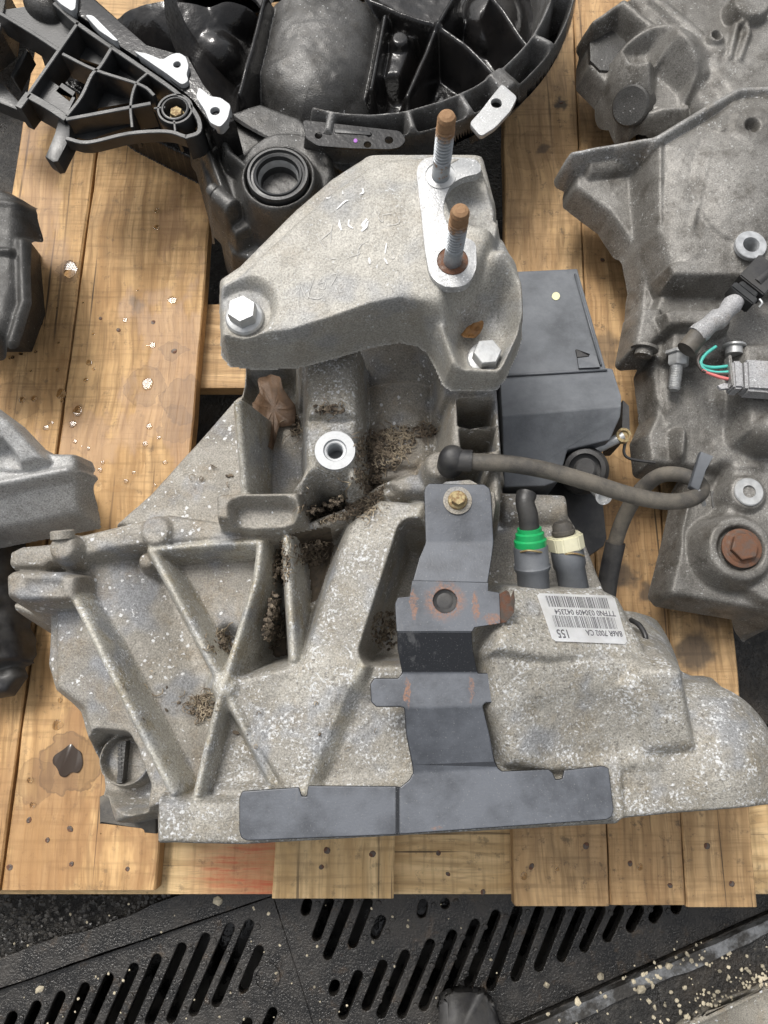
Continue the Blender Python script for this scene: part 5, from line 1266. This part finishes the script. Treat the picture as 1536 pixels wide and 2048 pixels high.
# dark recessed plates
prism('cover_plate', [(1178, 54), (1248, 10), (1318, 72), (1250, 96), (1228, 142), (1200, 140), (1180, 120)], M['grimdk'], rg, z=.083, zbot=.06, bevel=.003)
pd, pn = P(1262, 212, .105), Vector((-.55, -.45, .55)).normalized()
lathe('dome_cap', [(0, .004), (.020, .004), (.022, .002), (.0225, -.02)], pd, pd + pn, M['grimdk'], rg, 36)
p = P(1502, 490, .212); h = MM(15, 490, .2); R = MM(31, 490, .2)
vlathe('threaded_boss', [(R, -.004), (R, .0004), (R * .96, .001), (h * 1.1, .001), (h, -.001), (h, -.018), (0, -.018)], p, M['bright'], rg, 32)
p = P(1497, 984, .1125); vlathe('bush', [(.0145, -.004), (.0145, .001), (.0135, .002), (.0065, .002), (.006, -.004), (0, -.004)], p, M['zinc'], rg, 30)
vlathe('rusty_core', [(.0062, .0), (0, .0006)], p + Vector((0, 0, -.002)), M['rust'], rg, 20)
p = P(1482, 1097, .1205); vlathe('rusty_washer', [(.0195, 0), (.0195, .002), (.017, .003), (0, .003)], p, M['rust'], rg, 32)
hex_bolt('rusty_bolt', p + Vector((0, 0, .002)), .0155, .0135, .006, M['rust'], rg, rot=.2, washer=.002)
# bolts lying along the pallet boards
def lying(name, a, b, prof, mat, seg=18): return lathe(name, prof, P(*a), P(*b), mat, rg, seg)
lying('nut', (1358, 704, .150), (1356, 740, .146), [(0, 0), (.0135, 0), (.0135, .003), (.0105, .0035), (.0105, .013), (.009, .015), (0, .015)], M['zinc'], 6)
pr = [(0, 0)]
z = 0
while z < .026: pr += [(.0058, z), (.0066, z + .0008), (.0058, z + .0016)]; z += .0018
pr += [(.005, .028), (0, .028)]
lying('threaded_rod', (1354, 728, .147), (1347, 780, .140), pr, M['zinc'], 16)
lying('flange_bolt', (1290, 694, .138), (1284, 720, .134), [(0, 0), (.014, 0), (.014, .003), (.009, .004), (.009, .010), (0, .010)], M['grim'], 18)
lying('flange_bolt', (1468, 690, .150), (1468, 720, .146), [(0, 0), (.0115, 0), (.0115, .002), (.0085, .003), (.0085, .010), (0, .010)], M['zinc'], 18)
# wiring: wrapped lead with black plug
wl = thing('sensor_lead', 'grey taped sensor lead with black plug lying across the grimy gearbox', 'sensor lead', P(1450, 620, .2))
M['tape'] = cast_mat('weathered_grey_tape', (.40, .40, .41), (.28, .28, .285), sp=.3, spscale=300, dk=.4, metal=0, rough=.6)
tube('taped_sleeve', [P(1392, 672, .212), P(1404, 662, .214), P(1425, 645, .218), P(1445, 632, .220), P(1462, 612, .222), P(1478, 598, .224)], [.0105, .0108, .0090, .0110, .0080, .0100, .0070], M['tape'], wl, 16)
tube('rubber_end', [P(1372, 700, .208), P(1384, 686, .210), P(1398, 668, .213)], .0098, M['hose'], wl, 16, 1)
ax_ = (P(1522, 552, .23) - P(1474, 602, .224)); 
def box_along(name, a, b, wd, ht, mat, parent, bev=.0012):
    a, b = Vector(a), Vector(b); t_ = (b - a).normalized(); s_ = t_.cross(UPV).normalized(); u_ = s_.cross(t_)
    bm = bmesh.new(); lo = [bm.verts.new(a + s_ * (wd * x) + u_ * (ht * y)) for x, y in ((-1, -1), (1, -1), (1, 1), (-1, 1))]; hi = [bm.verts.new(b + s_ * (wd * x) + u_ * (ht * y)) for x, y in ((-1, -1), (1, -1), (1, 1), (-1, 1))]
    bm.faces.new(lo); bm.faces.new(hi)
    for i in range(4): bm.faces.new((lo[i], lo[(i + 1) % 4], hi[(i + 1) % 4], hi[i]))
    bmesh.ops.bevel(bm, geom=bm.edges[:], offset=bev, segments=2, affect='EDGES')
    return part(name, bm_mesh(name, bm, angle=AX30), mat, parent)
pa, pb_ = P(1476, 600, .224), P(1522, 552, .228)
box_along('plug_collar', pa, pa.lerp(pb_, .22), .0140, .010, M['plblk'], wl)
box_along('plug_body', pa.lerp(pb_, .22), pa.lerp(pb_, .42), .0105, .008, M['plblk'], wl)
pl = box_along('plug_shell', pa.lerp(pb_, .40), pa.lerp(pb_, 1.3), .0155, .011, M['blk'], wl)
tube('plug_tube', [P(1512, 568, .242), P(1540, 545, .242), P(1570, 530, .24)], .0058, M['blk'], pl, 14)
tube('wire_clip', [P(1518, 614, .235), P(1524, 606, .24), P(1519, 598, .24)], .0011, M['zinc'], pl, 6)
tube('wire_clip', [P(1488, 570, .238), P(1494, 562, .242), P(1504, 560, .242)], .0011, M['zinc'], pl, 6)
# wiring: grey plug with teal and pink wires
gp = thing('cut_plug', 'grey plug with cut teal and pink wires on the grimy gearbox', 'wiring plug', P(1490, 760, .2))
box_along('plug_shell', P(1482, 757, .20), P(1600, 765, .20), .0165, .011, M['tape'], gp, .003)
box_along('plug_collar', P(1458, 756, .20), P(1478, 757, .20), .0145, .010, M['tape'], gp, .002)
box_along('plug_lip', P(1456, 745, .206), P(1462, 745, .206), .0165, .006, M['edge'], gp, .001)
prism('latch', [(1436, 770), (1460, 762), (1472, 770), (1462, 776), (1442, 778)], M['tape'], gp, z=.198, thick=.004, bevel=.0008)
teal = plain_mat('teal_wire', (.07, .42, .36), .4, 0, .12); pink = plain_mat('pink_wire', (.62, .17, .16), .4, 0, .12); dkw = plain_mat('dark_wire', (.06, .05, .045), .5)
for nm, pts, mt in (('teal_wire', [(1458, 732), (1430, 735), (1408, 732), (1402, 724), (1412, 708), (1432, 693)], teal), ('teal_wire', [(1458, 744), (1432, 745), (1408, 738), (1399, 724)], teal), ('pink_wire', [(1456, 758), (1438, 754), (1412, 744), (1404, 740)], pink), ('dark_wire', [(1456, 748), (1420, 746), (1402, 738), (1396, 722), (1400, 710), (1408, 703)], dkw)):
    tube(nm, [P(u, v, .205) for u, v in pts], .0017, mt, gp, 8)

ZMAP = lambda z: z
# ================================================================ castings at the left edge
lh = thing('transfer_cover', 'dark grey cast cover lying at the left edge on the boards', 'cast cover', P(20, 530, 0))
q = Cast(-.54, -.28, .28, .64, .0014, .0005); q.names[0] = 'cover'
q.pad([(-120, 370), (20, 377), (54, 396), (62, 420), (62, 565), (48, 648), (28, 686), (6, 692), (-120, 700)], z=.10, k=.004, steep=6, w=.004, name='cover', crown=.016, cw=.02)
q.rib([(-60, 402, .118), (5, 404, .118), (26, 406, .116)], .003, k=.008, steep=2, name='rib'); q.rib([(-40, 500, .118), (15, 498, .122)], .004, k=.004, steep=4, name='rib')
q.rib([(40, 480, .115), (44, 600, .115), (20, 680, .11)], .004, k=.01, steep=2, name='rib')
q.skirt = .003; q.roughen(.0003, 12); q.blur(1); q.build(lh, {'cover': M['grimdk'], 'rib': M['grimdk']}, 'cover')
lg = thing('bracket_casting', 'light grey cast bracket with a slanted rib at the left edge', 'casting', P(60, 980, 0))
q = Cast(-.50, -.24, .08, .34, .0013, .0005); q.names[0] = 'casting'
q.pad([(-120, 915), (60, 902), (146, 904), (152, 918), (154, 940), (80, 950), (0, 968), (-120, 992)], z=.155, k=.003, steep=10, name='casting')
q.pad([(-120, 985, .156), (0, 962, .156), (158, 936, .156), (160, 1000, .128), (163, 1030, .118), (60, 1050, .118), (-120, 1085, .118)], k=.003, steep=10, name='front_face')
q.pocket([(-40, 1008, .146), (30, 996, .146), (55, 988, .147), (72, 994, .143), (50, 1004, .140), (-40, 1022, .139)], zt=None, k=.002, steep=2) if False else None
q.rib([(-40, 972, .160), (60, 952, .160), (132, 938, .160)], .004, k=.006, steep=4, name='casting')
q.pad([(-120, 740, .20), (0, 828, .20), (30, 858, .19), (98, 924, .158), (40, 940, .158), (-120, 900, .19)], k=.003, steep=7, name='slanted_web')
q.pocket([(-60, 905), (10, 890), (25, 905), (40, 935), (-60, 945)], z=.17, zt=.158, k=.003, steep=6)
q.skirt = .004; q.roughen(.0003, 12); q.blur(1); q.build(lg, {'front_face': M['lightcast'], 'casting': M['lightcast'], 'slanted_web': M['lightcast']}, 'casting')
ls = thing('rubber_boot', 'torn black rubber boot on a shaft below the grey cast bracket', 'rubber boot', P(0, 1240, 0))
q = Cast(-.52, -.26, -.02, .22, .0015, .0005); q.names[0] = 'boot'
q.barrel((-30, 1060, .045), (-14, 1330, .045), .026, .032, k=.004, name='boot')
for v in (1150, 1200, 1250, 1295): q.rib([(-90, v, .07), (-22, v, .082), (26, v + 4, .05)], .0035, k=.006, steep=3, name='boot')
q.pad([(-80, 1290), (10, 1285), (32, 1305), (44, 1322), (26, 1330), (34, 1352), (10, 1384), (-80, 1400)], z=.05, k=.004, name='boot', steep=4)
q.skirt = .004; q.roughen(.0012, 10); q.blur(1); q.build(ls, {'boot': M['blk']}, 'boot')

prism('lower_body', [(-120, 420), (20, 430), (30, 560), (0, 640), (-120, 640)], M['grimdk'], lh, z=.08, zbot=.001, bevel=.003)
prism('lower_body', [(-120, 930), (110, 930), (120, 1010), (-120, 1050)], M['grimdk'], lg, z=.10, zbot=.001, bevel=.003)
prism('shaft', [(-120, 1080), (-20, 1080), (-10, 1330), (-120, 1330)], M['blk'], ls, z=.03, zbot=.001, bevel=.003)
# ================================================================ leaves, roots, grime, water
def surf(u, v, cst, z0=.2):
    z = z0
    for _ in range(6):
        p = P(u, v, z); z = cst.z_at(p.x, p.y)
    return P(u, v, z)
M['straw'] = (lambda s: s.done(s.mix(s.ramp(s.noise(55, 3, .7), .35, .65), (.13, .098, .068), (.40, .335, .24)), .75))(Nodes('dry_root_fibre'))
M['crumb'] = (lambda s: s.done(s.mix(s.ramp(s.noise(140, 3, .7), .35, .65), (.045, .034, .024), (.17, .135, .098)), .9))(Nodes('leaf_mould'))
def clump(label, spots, cst, parent_z=.2, name='plant_debris'):
    bm = bmesh.new()
    for (u, v, ru, rv, nf, nc) in spots:
        for _ in range(nc):
            a, q = random.uniform(0, 2 * PI), math.sqrt(random.random())
            p = surf(u + ru * q * math.cos(a), v + rv * q * math.sin(a), cst, parent_z); rr = random.uniform(.0006, .0026) * (1.1 - .5 * q)
            m = Matrix.Translation(p + Vector((0, 0, rr * .6))) @ Matrix.Rotation(random.uniform(0, 6), 4, Vector((random.random(), random.random(), 1))) @ Matrix.Diagonal((rr * random.uniform(.8, 2.2), rr, rr * .7, 1))
            bmesh.ops.create_icosphere(bm, subdivisions=1, radius=1, matrix=m)
    bm2 = bmesh.new()
    for (u, v, ru, rv, nf, nc) in spots:
        for _ in range(int(nf * 1.8)):
            a, q = random.uniform(0, 2 * PI), math.sqrt(random.random())
            cu, cv = u + ru * q * math.cos(a), v + rv * q * math.sin(a); th = random.uniform(0, 2 * PI); pts = []; l = random.uniform(10, 34); bend = random.gauss(0, .9)
            for k in range(5):
                p = surf(cu, cv, cst, parent_z) + Vector((0, 0, .0015 + random.uniform(0, .0022))); pts.append(p)
                cu += math.cos(th) * l / 4; cv += math.sin(th) * l / 4; th += bend + random.gauss(0, .3)
            tube_bm(smooth_path(pts, 2), random.uniform(.00022, .0005), 3, bm2, cap=False)
    o = solo(name, bm_mesh(name, bm2), M['straw'], label, 'debris', kind='stuff')
    if len(bm.verts): part('leaf_mould', bm_mesh('leaf_mould', bm), M['crumb'], o)['kind'] = 'stuff'
    else: bm.free()
    return o
clump('brown root fibres and leaf mould matted between the posts of the gearbox',
      [(760, 900, 48, 44, 60, 230), (800, 880, 30, 30, 26, 40), (735, 975, 34, 50, 46, 240), (690, 1015, 60, 26, 56, 260), (640, 1020, 36, 26, 24, 200), (850, 862, 26, 14, 12, 40), (660, 818, 40, 10, 12, 30), (590, 850, 10, 28, 10, 60)], GC, .2)
clump('dirt and straw lying in the rib pockets of the speckled gearbox',
      [(622, 1100, 36, 34, 30, 260), (560, 1130, 20, 50, 14, 120), (545, 1240, 22, 60, 20, 200), (440, 1288, 24, 22, 34, 130), (405, 1410, 30, 28, 36, 60), (770, 1260, 30, 40, 10, 120), (300, 1430, 10, 10, 6, 10), (300, 1400, 60, 60, 4, 6), (600, 1420, 200, 120, 3, 4), (420, 960, 50, 40, 3, 2)], GC, .2)
def leaf(label, pts, vein, cst, z0, col, lift=.003, curl=.006):
    cen = sum((surf(u, v, cst, z0) for u, v in pts), Vector()) / len(pts)
    out = rounded([surf(u, v, cst, z0) + Vector((0, 0, lift)) for u, v in pts], .003, 3)
    zc = max(p.z for p in out); zm = sum(p.z for p in out) / len(out)
    bm = bmesh.new(); n = len(out); rings = [[bm.verts.new(Vector((p.x, p.y, zm + curl * (.5 + .5 * math.sin(4 * PI * i / n + 1)) + random.uniform(-.0006, .0006)))) for i, p in enumerate(out)]]
    for f, dz in ((.66, .35), (.33, .12)):
        rings.append([bm.verts.new(Vector((cen.x + (p.x - cen.x) * f, cen.y + (p.y - cen.y) * f, zm + curl * dz * (.5 + .5 * math.sin(4 * PI * i / n + 1)) + random.uniform(-.0008, .0008)))) for i, p in enumerate(out)])
    c0 = bm.verts.new(Vector((cen.x, cen.y, zm)))
    for a, b in zip(rings, rings[1:]):
        for i in range(n): bm.faces.new((a[i], a[(i + 1) % n], b[(i + 1) % n], b[i]))
    for i in range(n): bm.faces.new((rings[-1][i], rings[-1][(i + 1) % n], c0))
    me = bm_mesh('leaf', bm, smooth=True)
    s = Nodes('dead_leaf'); nn_ = s.noise(120, 4, .65); vv = s.noise(500, 3)
    mt = s.done(s.mix(s.ramp(nn_, .3, .7), [x * .6 for x in col], col), .6, 0, s.bump(vv, .0006, .7))
    o = solo('dead_leaf', me, mt, label, 'leaf', 'dead leaves on the gearbox')
    m = o.modifiers.new('t', 'SOLIDIFY'); m.thickness = .0005
    return o
leaf('curled brown dead leaf lying in the square pocket of the gearbox', [(502, 858), (520, 838), (530, 812), (524, 780), (548, 776), (572, 790), (576, 812), (596, 830), (590, 852), (560, 858), (530, 866)], None, GC, .17, (.135, .08, .045), .008, .016)
leaf('small orange-brown leaf scrap behind the right mount bolt', [(922, 690), (920, 674), (936, 654), (948, 660), (966, 656), (960, 672), (944, 688)], None, BK, .31, (.30, .15, .05), .004, .008)
# pen strokes and scratches on the mount bracket
def stroke(pts, w, mat='scratch'):
    bm = bmesh.new(); P3 = [surf(400 + u / 2.194, 280 + v / 2.194, BK, .35) for u, v in pts]
    P3 = smooth_path(P3, 4) if len(P3) > 2 else [P3[0].lerp(P3[1], k / 5) for k in range(6)]
    P3 = [Vector((p.x, p.y, BK.z_at(p.x, p.y) + .0006)) for p in P3]; prev = None
    for i, p in enumerate(P3):
        t_ = (P3[min(i + 1, len(P3) - 1)] - P3[max(i - 1, 0)]); n = Vector((-t_.y, t_.x, 0)).normalized() * w * (.35 + .65 * math.sin(PI * min(max(i / (len(P3) - 1), .12), .88)))
        c_ = (bm.verts.new(p + n), bm.verts.new(p), bm.verts.new(p - n))
        if prev: bm.faces.new((prev[0], prev[1], c_[1], c_[0])); bm.faces.new((prev[1], prev[2], c_[2], c_[1]))
        prev = c_
    part('pen_mark', bm_mesh('pen_mark', bm), M[mat], brk)
M['scratch'] = plain_mat('white_scratch', (.72, .72, .72), .6, 0, .3, scale=400)
M['faint'] = plain_mat('faint_scratch', (.47, .46, .44), .6, 0, .3, scale=400)
for pts, w_ in (([(612, 352), (613, 375), (621, 398)], .0009), ([(655, 350), (652, 375), (672, 390)], .0007), ([(733, 348), (716, 372), (722, 392)], .0013), ([(738, 358), (726, 384), (708, 402)], .0012), ([(700, 240), (716, 232), (714, 214)], .0008), ([(600, 305), (635, 272), (650, 268)], .0007), ([(742, 518), (746, 545)], .0009), ([(818, 455), (812, 500)], .0006), ([(808, 520), (822, 545)], .0007), ([(540, 265), (560, 258), (575, 250)], .0006), ([(625, 225), (628, 240)], .0005)): stroke(pts, w_)
for pts in ([(432, 720), (440, 640), (470, 700), (487, 622)], [(500, 610), (482, 660), (478, 690), (520, 698), (545, 680)], [(540, 600), (520, 630), (550, 625), (545, 655), (520, 650)], [(570, 596), (600, 588), (590, 615), (575, 640)], [(515, 425), (548, 478)], [(580, 368), (572, 450)], [(578, 400), (530, 440)], [(790, 315), (782, 340), (802, 362), (800, 330)], [(800, 330), (840, 325)], [(820, 378), (872, 366), (868, 332)], [(640, 520), (700, 500), (690, 490)], [(600, 520), (570, 525)], [(740, 440), (700, 470), (690, 520)], [(560, 250), (520, 300)], [(830, 520), (852, 520), (840, 480)]): stroke(pts, .00026, 'faint')
# water on the boards
def water():
    s = Nodes('clear_water'); s.b.inputs['Transmission Weight'].default_value = 1.; s.b.inputs['IOR'].default_value = 1.33
    return s.done((.93, .86, .74), .06)
M['water'] = water()
bm = bmesh.new()
def drop(u, v, ru, rv=None, z=.0006, rot=0, h=.035):
    p = P(u, v, z); rx = MM(ru * .8, v, z); ry = MM((rv or ru) * .8, v, z); n = 14
    rings = []
    for f, g_ in ((1., 0.), (.97, .28), (.85, .62), (.6, .88), (.3, .98)):
        rings.append([bm.verts.new(p + Vector((math.cos(a + rot) * rx * f * (1 + .12 * math.sin(3 * a + u)), math.sin(a) * ry * f * (1 + .1 * math.sin(2 * a + v)), min(rx, ry) * h * g_))) for a in [2 * PI * k / n for k in range(n)]])
    c_ = bm.verts.new(p + Vector((0, 0, min(rx, ry) * h)))
    for a, b_ in zip(rings, rings[1:]):
        for i in range(n): bm.faces.new((a[i], a[(i + 1) % n], b_[(i + 1) % n], b_[i]))
    for i in range(n): bm.faces.new((rings[-1][i], rings[-1][(i + 1) % n], c_))
    bm.faces.new(list(reversed(rings[0])))
for d_ in ((44, 800, 9), (68, 797, 8), (80, 645, 8), (43, 640, 6), (42, 706, 6), (178, 725, 8), (171, 760, 6), (122, 787, 12, 15), (155, 822, 12, 14), (145, 848, 10), (92, 855, 8), (150, 883, 6), (177, 897, 5), (200, 940, 6), (290, 888, 7), (298, 852, 8), (252, 962, 6), (318, 875, 5), (313, 420, 7), (313, 455, 8), (345, 600, 12, 10), (275, 718, 7, 14), (295, 768, 14, 18), (140, 538, 18, 24), (282, 555, 8, 16), (306, 545, 12, 26), (325, 565, 8, 14), (115, 1450, 14, 12), (65, 1610, 8), (45, 1735, 14, 10), (60, 1560, 8), (120, 1400, 6), (1048, 1752, 9), (1115, 1738, 5), (1280, 1734, 8), (330, 925, 6), (205, 925, 5), (268, 945, 5), (20, 715, 5), (115, 740, 5), (250, 640, 6), (305, 690, 8), (372, 620, 8, 18), (350, 770, 8, 20), (330, 790, 9, 14)): (drop(*d_) if len(d_) < 4 or max(d_[2], d_[3]) < 1.35 * min(d_[2], d_[3]) else None)
for _ in range(26):
    u = random.uniform(20, 400); v = random.uniform(560, 1000) if random.random() < .7 else random.uniform(1400, 1740); 
    if u < 310: drop(u, v, random.uniform(2, 5))
solo('water_drops', bm_mesh('water_drops', bm, smooth=True), M['water'], 'clear water drops beaded on the left boards of the pallet', 'water', kind='stuff')
# dark puddle in the knot of the left board
bm = bmesh.new(); pz = .0012
outl = rounded([P(u, v, pz) for u, v in ((106, 1512), (128, 1498), (142, 1486), (150, 1496), (163, 1504), (166, 1530), (156, 1548), (142, 1542), (132, 1556), (118, 1552), (116, 1536), (104, 1528))], .004)
prism_bm(outl, thick=.0010, bevel=.0004, bm=bm)
s = Nodes('dark_puddle'); solo('puddle', bm_mesh('puddle', bm, angle=AX30), s.done((.035, .022, .014), .04), 'small dark puddle in a knot of the left pallet board', 'puddle')
